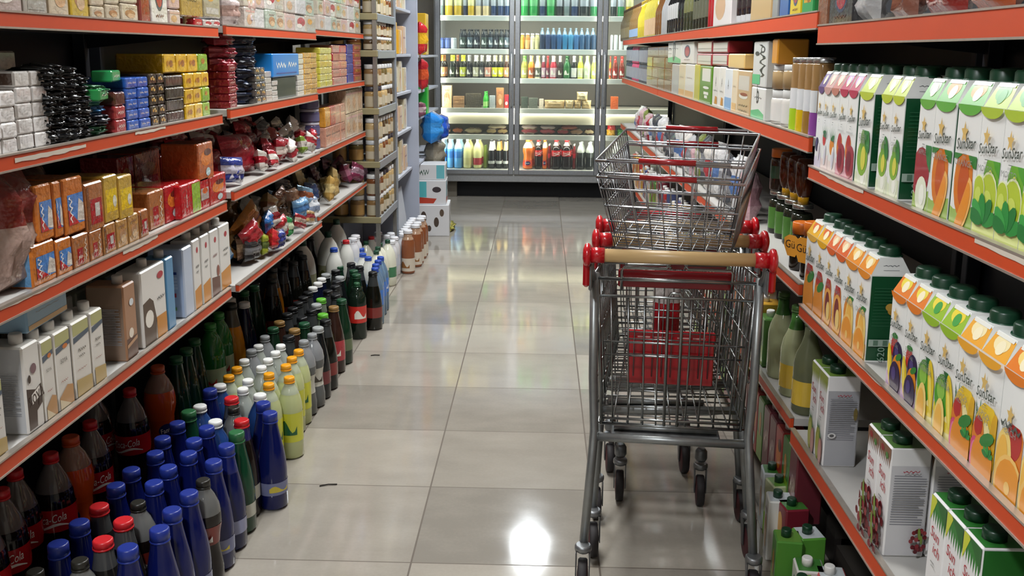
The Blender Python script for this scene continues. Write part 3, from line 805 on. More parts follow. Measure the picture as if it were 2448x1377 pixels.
DESIGN = {
 'plain': [],
 'white_wrap': [('r', -.02, .05, .0, .95, '#d6d1cd')],
 'blue': [('r', 0, 0, .01, .01, '#2f5fb8'), ('s', -.2, .5, .36, .30, '#e9e4da', 2), ('s', .24, .52, .34, .28, '#e9e4da', 5), ('r', -.4, .1, .4, .16, '#28459b')],
 'red_small': [('s', .05, .5, .7, .4, '#f0dcd2', 3)],
 'gold_nut': [('e', -.2, .55, .16, .22, '#b98b45'), ('e', .15, .45, .14, .2, '#c8a15c'), ('e', .0, .75, .1, .12, '#e0c489')],
 'yellow': [('r', -.35, .3, .3, .72, '#d9a21c'), ('e', .1, .5, .18, .22, '#9a6220'), ('e', -.2, .52, .12, .16, '#b57a22')],
 'yellow_green': [('r', -.5, .0, .5, .42, '#7ea52e'), ('e', 0, .6, .2, .2, '#b57a22')],
 'cookie': [('e', 0, .45, .34, .26, '#b3835a'), ('e', .05, .3, .25, .16, '#d7b48c'), ('s', 0, .8, .6, .1, '#8a5a4a', 4)],
 'cookie_red': [('r', -.5, .78, .5, 1, '#a52a3a'), ('e', .05, .38, .32, .2, '#d9ac7e'), ('s', 0, .6, .6, .08, '#9a4a4a', 4)],
 'pink_cookie': [('e', -.1, .4, .3, .28, '#c9a07c'), ('r', -.5, .8, .5, .9, '#d2a6a0')],
 'redwhite': [('e', .1, .62, .42, .3, '#b02a3c'), ('e', -.1, .35, .3, .14, '#e9e0d6')],
 'orange_dot': [('e', -.1, .7, .26, .2, '#d29a44'), ('r', -.4, .08, .4, .3, '#b5b0a6')],
 'oval': [('e', 0, .55, .26, .32, '#3c4a66'), ('e', 0, .55, .20, .24, '#a83240'), ('s', 0, .14, .5, .08, '#6a2a30', 3)],
 'rosel': [('t', 'Rosel', 0, .6, .26, '#4a3b12', 0)],
 'wafer_blue': [('r', -.5, .0, .5, .14, '#c9732c'), ('p', [(-.36, .14), (.5, .14), (.5, .72), (-.36, .72)], '#4d84c9'), ('p', [(.1, .2), (.5, .16), (.5, .5), (.25, .62)], '#d9cfc4'), ('p', [(-.36, .14), (.2, .14), (-.36, .45)], '#bb2a2c'), ('v', -.22, .43, .5, .2, '#f1ece4', 4)],
 'gold_red': [('r', -.28, .12, .42, .68, '#a31b22'), ('r', .0, .28, .28, .58, '#c9c4bd'), ('r', -.48, .04, -.34, .96, '#7e4a26')],
 'gold_yellow': [('r', -.44, .2, .46, .72, '#e2bb12'), ('e', .25, .42, .16, .14, '#d8d2c2')],
 'gold_red2': [('r', -.3, .06, .1, .6, '#a5191f'), ('v', .3, .5, .7, .18, '#e9d9c4', 7), ('s', -.1, .3, .3, .14, '#e9d9c4', 6)],
 'red_orange': [('e', .0, .6, .36, .22, '#d9782a'), ('e', .12, .76, .26, .1, '#5a2418'), ('e', .1, .2, .16, .12, '#b8d3d6')],
 'dewela': [('r', -.12, .02, .18, .98, '#93b83a'), ('t', 'Dewela', -.32, .5, .17, '#f5efe8', PI / 2), ('r', .2, .3, .5, .7, '#b5a6a0'), ('e', .36, .6, .1, .1, '#d9612a')],
 'darkred': [('r', -.4, .15, .4, .55, '#8f1d24'), ('e', 0, .7, .3, .12, '#9a6a3c')],
 'pink_gold': [('r', -.5, .55, .5, .62, '#8f5a4c')],
 'green_box': [('r', -.3, .6, .42, .96, '#d9d8d0'), ('r', -.12, .22, .3, .3, '#e6e6de'), ('r', -.04, .12, .22, .2, '#e6e6de'), ('e', .08, .42, .26, .04, '#e9e9e0')],
 'grain_white': [('t', 'A', 0, .62, .42, '#3b3a38', 0, .6), ('s', 0, .4, .6, .05, '#8b8a84', 2), ('p', [(-.1, .05), (.36, .05), (.3, .24), (0, .26)], '#c78a2a')],
 'grain_blue': [('t', 'A', 0, .62, .42, '#3b3a38', 0, .6), ('r', -.5, .0, .5, .30, '#6fa3d2')],
 'grain_cream': [('s', 0, .6, .6, .05, '#8b7a64', 2), ('r', -.5, .0, .5, .2, '#d9b074')],
 'tan_box': [('r', -.42, .56, .42, .9, '#c6c1b6'), ('e', 0, .42, .36, .07, '#d9d5ca'), ('e', .04, .46, .3, .04, '#8a3b2c'), ('s', 0, .2, .7, .06, '#6f624c', 3), ('s', 0, .08, .7, .05, '#6f624c', 8)],
 'gorget': [('v', .2, .58, .75, .5, '#23272a', 3), ('e', .22, .84, .16, .08, '#23272a'), ('e', .22, .84, .09, .045, '#c9ccca'), ('r', -.5, .03, .1, .26, '#4fb77c'), ('e', -.2, .75, .16, .05, '#2a2e30')],
 'mint_face': [('s', 0, .7, .6, .08, '#4a4a48', 2), ('p', [(-.5, .0), (.5, .0), (.5, .18), (.1, .32), (-.5, .22)], '#55b57a'), ('t', 'b', .0, .8, .5, '#2a2e30', 0)],
 'tins': [('r', -.46, .05, .46, .95, '#c9c6bd'), ('r', -.46, .3, .46, .38, '#9a9890')],
 'brown_cubes': [('r', -.5, .3, .5, .34, '#6d4a2a'), ('r', -.5, .64, .5, .68, '#6d4a2a'), ('e', -.2, .5, .2, .06, '#a9825a'), ('e', .25, .82, .2, .05, '#a9825a')],
 'multi': [('t', 'MULTI', 0, .45, .32, '#f2e9e2', 0, .8), ('r', -.5, .0, .5, .2, '#a5342a')],
 'choco': [('p', [(-.5, .02), (.05, .02), (.1, .2), (.5, .26), (.5, .5), (.1, .46), (-.5, .52)], '#3b281f'), ('p', [(-.2, .3), (.4, .36), (.38, .48), (-.2, .42)], '#e8e2da'), ('t', 'soya', .1, .39, .26, '#3b281f', .2, .7), ('e', .05, .72, .2, .06, '#7a5a60'), ('e', -.28, .62, .1, .05, '#3b281f')],
 'soya': [('r', -.5, .84, .5, 1, '#b3b078'), ('p', [(-.5, .74), (.5, .80), (.5, .86), (-.5, .82)], '#4d5a68'), ('e', .15, .80, .18, .03, '#c9702a'), ('t', 'SOYA', 0, .62, .24, '#5a534a', 0, .8), ('p', [(-.5, .0), (.5, .0), (.5, .24), (.1, .28), (-.5, .16)], '#b98a58'), ('p', [(-.5, .0), (.3, .0), (-.5, .14)], '#d9c8a6'), ('s', -.1, .36, .5, .03, '#9c5a48', 4)],
 'milk_blank': [('r', -.5, .84, .5, 1, '#b3b078'), ('p', [(-.5, .74), (.5, .80), (.5, .86), (-.5, .82)], '#4d5a68'), ('s', 0, .62, .5, .05, '#6d665c', 5), ('s', -.05, .54, .4, .04, '#6d665c', 7), ('s', -.1, .36, .6, .02, '#9c5a48', 4), ('p', [(-.5, .0), (.5, .0), (.5, .2), (-.5, .24)], '#b79c62')],
 'alp_orange': [('p', [(-.5, .0), (.5, .0), (.5, .33), (-.5, .28)], '#c78227'), ('e', .1, .86, .14, .045, '#b23640'), ('s', .05, .62, .5, .05, '#4a4744', 3), ('s', .0, .54, .4, .04, '#4a4744', 4)],
 'alp_brown': [('p', [(-.5, .0), (.5, .0), (.5, .26), (-.5, .30)], '#5d3024'), ('e', .1, .86, .14, .045, '#b23640'), ('s', .0, .62, .5, .05, '#7a3a3a', 3), ('e', .3, .36, .18, .09, '#8a4a3a')],
 'coconut': [('p', [(-.5, .0), (.0, .0), (.05, .3), (-.05, .55), (-.2, .62), (-.5, .58)], '#4a3424'), ('e', -.26, .34, .18, .12, '#e9e3d8'), ('p', [(.05, .0), (.5, .0), (.5, .3), (.05, .3)], '#c78227'), ('e', .3, .86, .14, .05, '#b23640'), ('s', .28, .55, .34, .05, '#4a4744', 3)],
 'brown_cart': [('r', -.5, .0, .5, .28, '#5b3a2c'), ('e', -.05, .34, .22, .07, '#e9dccb'), ('p', [(-.5, .15), (.5, .22), (.5, .27), (-.5, .2)], '#b98e6a'), ('e', .1, .76, .2, .05, '#d9dde0')],
 'info_grey': [('b', -.42, .2, .42, .72, '#8f9094', 22)],
 'info_blue': [('b', -.3, .42, .34, .62, '#e4e7ee', 12), ('r', -.3, .3, .3, .36, '#a8343f'), ('r', -.3, .64, .34, .68, '#2a3a7c'), ('r', -.2, .1, .3, .15, '#6f9a68')],
}
DESIGN['blue'] = DESIGN['blue'][1:]
def pack(w, d, h, col, design='plain', m='film', side=None, cap=None, sidecol=None, top=None, bev=.004, cap_r=.014, capx=0.0):
    """a carton, box or wrapped pack; front looks to -Y; w along X"""
    w, d, h = F2(w), F2(d), F2(h)
    def fn():
        b = MB(m); hh = h - (.022 if cap else 0)
        b.box(-w / 2, 0, 0, w / 2, d, hh, col, bev=min(bev, w * .12, h * .12))
        e = min(bev, w * .12, h * .12) + .0004
        if top: b.add([(-w / 2 + e, e, hh + .0003), (w / 2 - e, e, hh + .0003), (w / 2 - e, d - e, hh + .0003), (-w / 2 + e, d - e, hh + .0003)], [(0, 1, 2, 3)], top)
        for s in (-1, 1):
            if sidecol: b.add([(s * (w / 2 + .0003), e, e), (s * (w / 2 + .0003), d - e, e), (s * (w / 2 + .0003), d - e, hh - e), (s * (w / 2 + .0003), e, hh - e)], [(0, 1, 2, 3)], sidecol)
            if side: draw(Print(b, (s * (w / 2 + .0004), d / 2, e), (0, s, 0), (0, 0, 1), (s, 0, 0)), d - 2 * e, hh - 2 * e, DESIGN[side])
        P = [('box', b, None)]
        if DESIGN[design]:
            f = b
            draw(Print(f, (0, 0, e), (1, 0, 0), (0, 0, 1), (0, -1, 0)), w - 2 * e, hh - 2 * e, DESIGN[design])
        if cap:
            c = MB('plastic'); c.lathe([(cap_r, hh - .001), (cap_r, hh + .019), (cap_r * .86, hh + .022)], cap, 14, y=min(.03, d / 2), x=capx); P.append(('cap', c, None))
        return P
    return proto(('pack', w, d, h, col, design, m, side, cap, sidecol, top, capx), fn)
def bag(w, h, t, col, col2=None, m='film', seed=0, band=(.3, .7), nu=9, spots=None):
    w, h, t = F2(w), F2(h), F2(t)
    def fn():
        b = MB(m); b.pillow(w, h, t, col, nu=nu, nv=nu, wrink=.05 * t + .002, seed=seed, col2=col2, band=band)
        return [('bag', b, None)]
    return proto(('bag', w, h, t, col, col2, m, seed), fn)

# ---- fruit drawings for the juice cartons
def leaf(p, u, v, s, rot, col='#2f7d34'):
    p.ell(u, v, s, s * .42, col, rot, 10)
def fruit(p, kind, u, v, s, h=1.25):
    if kind == 'apple': p.ell(u, v, s, s * h, '#4c9a2a'); p.ell(u - s * .2, v + s * .3, s * .5, s * .6, '#8cc04a'); leaf(p, u + s * .55, v + s * 1.0, s * .8, -.9, '#226b36')
    elif kind == 'redapple': p.ell(u, v, s, s * h, '#9c2630'); leaf(p, u + s * .9, v + s * .9, s * .9, -1.1, '#2b7a3f')
    elif kind == 'pear':
        p.ell(u, v - s * .3, s, s * 1.2, '#86b437'); p.ell(u + s * .05, v + s * .8, s * .6, s * .9, '#6ea534'); p.ell(u + s * .2, v - s * .3, s * .45, s * .8, '#d8d24e'); leaf(p, u + s * .7, v + s * 1.1, s * 1.1, -1.2, '#2f7d34')
    elif kind == 'apple_cut': p.ell(u, v, s, s * 1.3, '#e6ead2'); p.ell(u + s * .15, v, s * .45, s * .75, '#f7f7ea')
    elif kind == 'papaya': p.ell(u, v, s * .95, s * 1.7, '#d8791f'); p.ell(u + .05 * s, v - s * .1, s * .55, s * 1.1, '#c4551a'); leaf(p, u - s * .4, v + s * 1.7, s, .8); leaf(p, u + s * .7, v + s * 1.4, s * .9, -.9)
    elif kind == 'orange_wedge': p.ell(u, v, s * .8, s * 1.6, '#f0b562', rot=-.45, t0=-PI * .55, t1=PI * .55); p.ell(u, v, s * .62, s * 1.35, '#e8922a', rot=-.45, t0=-PI * .55, t1=PI * .55)
    elif kind == 'orange_slice': p.ell(u, v, s, s * 1.2, '#f3c36c'); p.ell(u, v, s * .86, s * 1.04, '#e9962c'); p.ell(u, v, s * .2, s * .24, '#f3c36c')
    elif kind == 'lime': p.ell(u, v, s, s * 1.35, '#e9eec0'); p.ell(u, v, s * .9, s * 1.22, '#b6c93c'); p.ell(u, v - s * .2, s * .5, s * .6, '#cddb62')
    elif kind == 'mint':
        for a in (.3, 1.0, 1.7, 2.4, 2.9): p.ell(u + s * .7 * math.cos(a), v + s * .6 * math.sin(a) - s * .1, s * .75, s * .36, ('#2f8f3f', '#3fa24a', '#257a38')[int(a * 2) % 3], a, 10)
    elif kind == 'limetree': p.ell(u, v, s * .9, s * 1.5, '#6fae34'); leaf(p, u + s * .6, v + s * 1.3, s * 1.3, -1.0, '#4f9e34'); p.ell(u - s * .1, v - s * .2, s * .4, s * .8, '#d6dc52')
    elif kind == 'mango': p.ell(u, v, s, s * 1.5, '#d97a26', -.15); p.ell(u, v + s * .7, s * .7, s * .9, '#b52f2c', -.15)
    elif kind == 'peach': p.ell(u, v, s, s * 1.5, '#e8a64a'); p.ell(u - s * .1, v + s * .2, s * .5, s * 1.0, '#7c2424'); p.ell(u + s * .2, v - s * .2, s * .4, s * .7, '#f2cf7a')
    elif kind == 'orange': p.ell(u, v, s, s * 1.3, '#e08a24'); leaf(p, u + s * .3, v + s * 1.2, s * .7, .5)
    elif kind == 'plum': p.ell(u, v, s, s * 1.25, '#2b2347'); p.ell(u - s * .2, v + s * .3, s * .4, s * .5, '#4a4078')
    elif kind == 'strawb': p.ell(u, v, s * .8, s * 1.1, '#c8322c'); leaf(p, u, v + s, s * .7, .1)
    elif kind == 'banana': p.ell(u, v, s * 1.5, s * .9, '#e9cf3c', -.2, t0=PI, t1=2 * PI); p.ell(u, v + s * .1, s * 1.0, s * .4, '#f3e49a', -.2, t0=PI, t1=2 * PI)
    elif kind == 'banana_up': p.ell(u, v, s * .5, s * 1.9, '#e3c52e', .25); p.ell(u - s * .12, v, s * .22, s * 1.5, '#f1dd66', .25)
    elif kind == 'pine_ring': p.ell(u, v, s, s * 1.4, '#ecc531'); p.ell(u - s * .05, v, s * .4, s * .62, '#f3e3a4'); p.ell(u + s * .6, v + s * .4, s * .3, s * .8, '#d9a726')
    elif kind == 'dragon': p.ell(u, v, s * .6, s * 1.1, '#d2457a'); p.ell(u, v, s * .4, s * .8, '#e27a9f')
    elif kind == 'pine_leaf':
        for i in range(5): p.poly([(u - s * .1 + (i - 2) * s * .18, v), (u + s * .1 + (i - 2) * s * .18, v), (u + (i - 2) * s * .55, v + s * (1.5 - .2 * abs(i - 2)))], '#2c6a3e' if i % 2 else '#3c7c46')
    elif kind == 'melonwedge': p.ell(u, v, s * .8, s * 1.8, '#f2d27a'); p.ell(u - s * .1, v, s * .55, s * 1.4, '#f0b84e')
    elif kind == 'pom': p.ell(u, v, s, s * 1.25, '#a02a3a'); p.ell(u - s * .2, v, s * .5, s * .8, '#7a1c30')
    elif kind == 'grape':
        rnd = random.Random(5)
        for i in range(26):
            a, b = rnd.uniform(-1, 1), rnd.uniform(-1.6, 1.4); wv = 1 - .35 * abs(b)
            p.ell(u + a * s * wv, v + b * s, s * .27, s * .30, ('#6d1c24', '#82242c', '#5a1820', '#93383c')[i % 4], n=10)
        p.ell(u - s * .1, v + s * 1.0, s * .18, s * .8, '#7a8f3c', .1); p.ell(u + s * .2, v + .2 * s, s * .14, s * .6, '#7a8f3c', .05)
    elif kind == 'garlic':
        p.ell(u, v, s * .5, s * 1.3, '#e8e4e6', -.1); p.ell(u + s * .1, v - s * .1, s * .24, s * .9, '#cfc9d6', -.1)
    elif kind == 'pine':
        p.ell(u, v, s * .75, s * 1.8, '#9aa23c'); p.ell(u, v - s * .2, s * .5, s * 1.3, '#b3b456'); fruit(p, 'pine_leaf', u, v + s * 1.6, s * .7)
    elif kind == 'pinkpine': p.ell(u, v, s * .75, s * 1.9, '#b5807a'); p.ell(u, v, s * .5, s * 1.5, '#cf9f96'); fruit(p, 'pine_leaf', u, v + s * 1.7, s * .7)
JUICE = {   # slope colours (base, fruit), name lines, fruit on the front, ground tint
 'grapep': ('#5c3c78', '#8d78a8', ('',), [('plum', -.2, .27, .2), ('garlic', .15, .2, .25)], '#d8cfe0'),
 'fig': ('#c79a94', '#e0c9bf', ('',), [('strawb', -.15, .36, .2), ('garlic', .05, .18, .26), ('pine_leaf', .0, .38, .3)], '#e6d2cf'),
 'coco': ('#c0786a', '#ddc4b8', ('',), [('orange', -.1, .3, .2), ('garlic', .1, .17, .26), ('pine_leaf', .0, .36, .3)], '#ead8d2'),
 'pomeg': ('#b5254c', '#c3a2cf', ('POMEGRANATE',), [('mango', -.2, .33, .22), ('pom', .1, .2, .34)], '#d99aa6'),
 'pear': ('#b9c92c', '#dde39a', ('GREEN', 'PEAR'), [('apple_cut', .05, .13, .26), ('pear', 0, .33, .27)], '#dfe6c4'),
 'apple': ('#63ab3c', '#b7b9ae', ('APPLE',), [('redapple', -.1, .32, .4), ('apple_cut', .05, .14, .27)], '#9fbd5e'),
 'orangeA': ('#5fae42', '#d9923a', ('ORANGE',), [('papaya', -.02, .36, .3), ('orange_wedge', .02, .16, .3)], '#9fbd5e'),
 'mojito': ('#a9c238', '#54a545', ('MOJITO',), [('limetree', .15, .42, .27), ('lime', .1, .29, .3), ('lime', -.3, .32, .2), ('mint', 0, .13, .32)], '#dde68f'),
 'mango': ('#e0a91f', '#d8622a', ('MANGO',), [('mango', -.02, .33, .3), ('orange', 0, .15, .36)], '#e9b07a'),
 'peach': ('#d9632f', '#efc29a', ('PEACH',), [('mango', -.05, .40, .26), ('peach', .02, .22, .34)], '#e9a07a'),
 'orangeB': ('#e08a2a', '#f0c878', ('ORANGE',), [('orange', -.02, .34, .28), ('melonwedge', .1, .24, .3), ('orange_slice', 0, .12, .34)], '#eec58a'),
 'cocktail': ('#e07a22', '#e9d54a', ('FRUIT', 'COCKTAIL'), [('strawb', -.1, .42, .2), ('plum', .18, .34, .24), ('orange', .2, .22, .22), ('banana_up', -.25, .22, .22), ('plum', .15, .13, .26)], '#d4b6d4'),
 'appbanana': ('#93b92c', '#ecd33c', ('APPLE', 'BANANA'), [('banana', .05, .2, .3), ('apple', -.08, .34, .3), ('banana_up', .35, .32, .26), ('melonwedge', -.1, .08, .26)], '#eee29a'),
 'tropical': ('#e9a52e', '#f0e0ae', ('TROPICAL', 'FRUITS'), [('pine_leaf', -.3, .37, .3), ('pine_ring', .08, .3, .4), ('mango', -.25, .30, .18), ('dragon', -.34, .13, .24), ('orange', .05, .1, .34), ('mint', .3, .2, .12)], '#ecd48a'),
 'orangeC': ('#df7a20', '#f3d27a', ('PEACH',), [('mango', .12, .33, .34), ('melonwedge', -.2, .24, .3), ('orange_slice', .1, .08, .42)], '#f0e2a4'),
}
def sunstar(kind, w, h, d=.088):
    w, h = F2(w), F2(h)
    def fn():
        base, fr, lines, fruits, ground = JUICE[kind]
        white = '#e9e9e6'; hs = h * .80; ht = h * .95; s0 = d * .22; wt = w * .80
        b = MB('carton')
        # straight body then sloped shoulders front and back
        vs = []
        for z, a, ww in ((0, 0, w), (hs, 0, w), (ht, s0, wt), ):
            vs += [(-ww / 2, a, z), (ww / 2, a, z), (ww / 2, d - a, z), (-ww / 2, d - a, z)]
        fs = [(3, 2, 1, 0), (8, 9, 10, 11)]
        for k in (0, 4):
            fs += [(k + i, k + (i + 1) % 4, k + 4 + (i + 1) % 4, k + 4 + i) for i in range(4)]
        b.add(vs, fs, white)
        green = '#154a2c'
        for s in (-1, 1):   # wide side panels: dark green, white shoulder
            x = s * (w / 2 + .0003)
            p = Print(b, (x, d / 2, 0), (0, s, 0), (0, 0, 1), (s, 0, 0))
            p.rect(-d * .48, .004, d * .48, hs * .985, green)
            for i in range(13): p.rect(-d * .40, hs * (.42 + .036 * i), d * (.34 - .1 * (i % 3)), hs * (.424 + .036 * i), '#3f6e52')
            p.ell(d * .12, hs * .60, d * .16, d * .13, '#b58a35'); p.ell(d * .02, hs * .64, d * .12, d * .10, '#c59a45')
            p.rect(-d * .46, hs * .19, d * .46, hs * .27, '#9fb0a4')
            for i in range(3): p.rect(-d * .34 + d * .24 * i, hs * .20, -d * .22 + d * .24 * i, hs * .26, '#5f7a68')
            p.text('620', -d * .12, hs * .10, d * .26, '#8fa898', rot=PI / 2)
            q = Print(b, (x, d / 2, hs), (0, s, 0), Vector((-s * (w - wt) / 2, 0, ht - hs)).normalized(), Vector((s, 0, .25)).normalized())
            q.squiggle(0, (ht - hs) * .55, d * .4, .004, '#5a5d62', 4); q.rect(-d * .2, (ht - hs) * .26, d * .2, (ht - hs) * .29, '#9a9ca0')
        P = [('carton_body', b, None)]
        f = MB('carton')
        p = Print(f, (0, 0, 0), (1, 0, 0), (0, 0, 1), (0, -1, 0))
        pts = [(-w / 2, 0), (w / 2, 0), (w / 2, hs * .20)] + [(w / 2 - w * i / 6, hs * (.16 + .03 * math.sin(i))) for i in range(1, 7)]
        p.poly(pts, ground)
        p.clip = (-w * .497, hs * .01, w * .497, hs * .6)
        for k, u, v, s in fruits: fruit(p, k, u * w, v * hs * 1.06, s * w * 1.38)
        p.clip = None
        # lower rim of the coloured shoulder hangs onto the front as an arc
        p.poly([(-w / 2, hs), (w / 2, hs)][::-1] + [(-w / 2 * math.cos(PI * i / 10), hs - hs * .085 * math.sin(PI * i / 10) - .0) for i in range(0, 11)], base)
        if kind == 'orangeC':
            p.star(-.05 * w, hs * .66, w * .15, '#d8b468', 1.5); p.squiggle(.02 * w, hs * .57, w * .8, .016, '#4f564f', 9)
        else:
            p.star(-.10 * w, hs * .775, w * .15, '#d8b468', 1.5)
            p.text('SunStar', 0, hs * .685, w * .30, '#3d463f', shear=.25, rot=.10, sx=.88)
            p.text('SunStar', .004 * w, hs * .689, w * .30, '#4c574e', shear=.25, rot=.10, sx=.88)
        p.rect(-.06 * w, hs * .60, .10 * w, hs * .606, '#6b6f6b'); p.text('100%', 0, hs * .575, w * .08, '#8a8d8a')
        for i, t in enumerate(lines):
            p.text(t, 0, hs * (.53 - .05 * i), w * min(.19, 1.15 / max(len(t), 1)), '#8b8f8c', sx=.95)
        # picture on the sloped shoulder
        nv = Vector((0, -(ht - hs), s0)).normalized(); uv = Vector((0, s0, ht - hs)); L_ = uv.length; uv.normalize()
        q = Print(f, (0, 0, hs), (1, 0, 0), uv, nv)
        q.poly([(-w / 2, 0), (w / 2, 0), (wt / 2 + .1 * (w - wt), L_ * .9), (-wt / 2 - .1 * (w - wt), L_ * .9)], base)
        q.ell(0, L_ * .62, w * .30, L_ * .36, fr); q.ell(w * .04, L_ * .45, w * .16, L_ * .3, ('#3f9a40' if kind in ('mojito', 'appbanana') else '#f2e6c2'))
        q.rect(-wt * .46, L_ * .82, wt * .46, L_ * .97, '#e3e2da')
        P.append(('front_print', f, None))
        c = MB('plastic'); r = .0245; c.M = Matrix.Translation((0, d * .60, ht - .002))
        c.lathe([(r, 0), (r, .019), (r * .88, .023), (0, .0235)], '#123a26', 16, cap=False); c.lathe([(r * 1.12, 0), (r * 1.12, .004)], '#16452d', 16); c.M = None
        P.append(('cap', c, None))
        return P
    return proto(('sunstar', kind, w, h), fn)
def sunich(kind, w, h, d=.085):
    w, h = F2(w), F2(h)
    def fn():
        b = MB('carton'); b.box(-w / 2, 0, 0, w / 2, d, h, '#e6e4e4', bev=.003)
        grey = '#a9a9ae'
        for s in (-1, 1):
            p = Print(b, (s * (w / 2 + .0002), d / 2, 0), (0, s, 0), (0, 0, 1), (s, 0, 0))
            if kind != 'apple':
                p.rect(-d * .46, .004, d * .46, h * .84, grey if kind == 'pine' else '#c9c7ca')
                for i in range(20): p.rect(-d * .40, h * (.30 + .024 * i), d * (.38 - .12 * (i % 4 == 3)), h * (.309 + .024 * i), '#83838a')
                p.squiggle(0, h * .80, d * .4, .006, '#a8283c', 3)
                if kind == 'pine': p.ell(-d * .3, h * .36, d * .12, h * .03, '#d8d6d6'); p.ell(-d * .3, h * .36, d * .07, h * .017, '#5c5a5a'); p.ell(d * .36, h * .6, d * .06, h * .07, '#7a6a3c')
                else: fruit(p, 'grape', d * .3, h * .18, d * .2)
            else:
                p.rect(-d * .46, h * .55, d * .46, h * .98, '#2c6b2c'); p.ell(0, h * .3, d * .3, d * .3, '#86b437')
        P = [('carton_body', b, None)]
        f = b; p = Print(f, (0, 0, 0), (1, 0, 0), (0, 0, 1), (0, -1, 0))
        topc = {'pine': '#8f9a3a', 'grape': '#7e5a44', 'apple': '#2f7a2f'}[kind]
        n = 7; zig = [(w * .495, h * .985), (-w * .495, h * .985)]
        for i in range(n * 2 + 1): zig.append((-w * .495 + w * .99 * i / (2 * n), h * ((.80 if i % 2 else .91) - (.06 if kind == 'apple' else 0) * (i / (2 * n)))))
        p.poly(zig, topc)
        if kind == 'apple': p.poly([(-w * .495, h * .985), (-w * .495, h * .78), (-w * .1, h * .985)], '#c9cf3c'); p.poly([(-.2 * w, h * .985), (.495 * w, h * .985), (.495 * w, h * .82)], '#256428')
        if kind == 'grape': p.ell(-.2 * w, h * .93, w * .14, h * .03, '#8b2c2c'); p.ell(.2 * w, h * .9, w * .12, h * .03, '#4f7a3c')
        p.text('Sun', -.06 * w, h * .71, w * .46, '#b3202f', rot=-.12, sx=.85); p.text('ich', .10 * w, h * .60, w * .46, '#b3202f', rot=-.12, sx=.85)
        p.rect(-.18 * w, h * .49, .05 * w, h * .50, '#9a9a98'); p.rect(-.12 * w, h * .465, .08 * w, h * .475, '#b1b1ae')
        if kind == 'pine': p.clip = (-w * .495, .002, w * .495, h * .55); fruit(p, 'pine', -.16 * w, h * .2, w * .38); fruit(p, 'pinkpine', .26 * w, h * .15, w * .3); p.clip = None
        elif kind == 'grape': p.clip = (-w * .495, .002, w * .495, h * .5); fruit(p, 'grape', -.08 * w, h * .25, w * .5); fruit(p, 'grape', .1 * w, h * .13, w * .46); p.clip = None
        else: fruit(p, 'pear', -.22 * w, h * .2, w * .24); fruit(p, 'mint', .25 * w, h * .08, w * .2)
        t = MB('carton'); t.add([(-w * .48, d * .05, h + .0003), (w * .48, d * .05, h + .0003), (w * .48, d * .95, h + .0003), (-w * .48, d * .95, h + .0003)], [(0, 1, 2, 3)], {'pine': '#6d8a3a', 'grape': '#4a6a34', 'apple': '#2d6f2d'}[kind])
        P.append(('printed_top', t, None))
        c = MB('plastic'); c.lathe([(.020, h), (.020, h + .016), (.017, h + .019)], '#123522', 14, y=d * .4); P.append(('cap', c, None))
        return P
    return proto(('sunich', kind, w, h), fn)

# ---- putting goods on a shelf edge by where they are seen along it
class Edge:
    def __init__(s, X, face, z, place_name): s.X, s.face, s.z, s.nm = X, face, z, place_name
    def span(s, x0, x1, off=0.0, zm=.08):
        X = s.X - s.face * (.016 + off)
        a, b = Yat(x0, X, s.z + zm), Yat(x1, X, s.z + zm)
        return X, min(a, b), max(a, b)
    def top(s, xt, X, Y): return zat(xt, X, Y) - s.z
    def rz(s): return PI / 2 if s.face > 0 else -PI / 2
    def put(s, name, parts, x0, x1, cat, look, off=0.0, zm=.08, dz=0.0, group=None, tilt=0.0, where=None):
        X, a, b = s.span(x0, x1, off, zm)
        return place(name, parts, (X, (a + b) / 2, s.z - .0035 + dz), s.rz() + tilt, cat, look, s.nm if where is None else where, group)
    def item(s, name, x0, x1, ytop, col, design, cat, look, d=.10, off=0.0, m='film', group=None, gap=.003, **kw):
        X, a, b = s.span(x0, x1, off); h = s.top(ytop, X, (a + b) / 2)
        return s.put(name, pack(b - a - gap, d, h, col, design, m, **kw), x0, x1, cat, look, off, group=group)
    def stack(s, name, x0, x1, ytop, rows, cols, col, design, cat, look, d=.12, off=0.0, m='film', group=None, gap=.003, jit=.004, alt=None, skip=(), **kw):
        X, a, b = s.span(x0, x1, off); h = s.top(ytop, X, (a + b) / 2)
        cw, chh = (b - a) / cols, h / rows; rnd = random.Random(int(x0 * 7 + ytop))
        for i in range(cols):
            for j in range(rows):
                if (i, j) in skip: continue
                c2, d2, lk = (col, design, look)
                if alt and (i, j) in alt: c2, d2, lk = alt[(i, j)]
                pk = pack(cw - gap, d, chh - .001, c2, d2, m, **kw)
                y = a + cw * (i + .5)
                place(name, pk, (X - s.face * rnd.uniform(0, jit), y, s.z - .0035 + j * chh), s.rz(), cat, lk, s.nm, group)

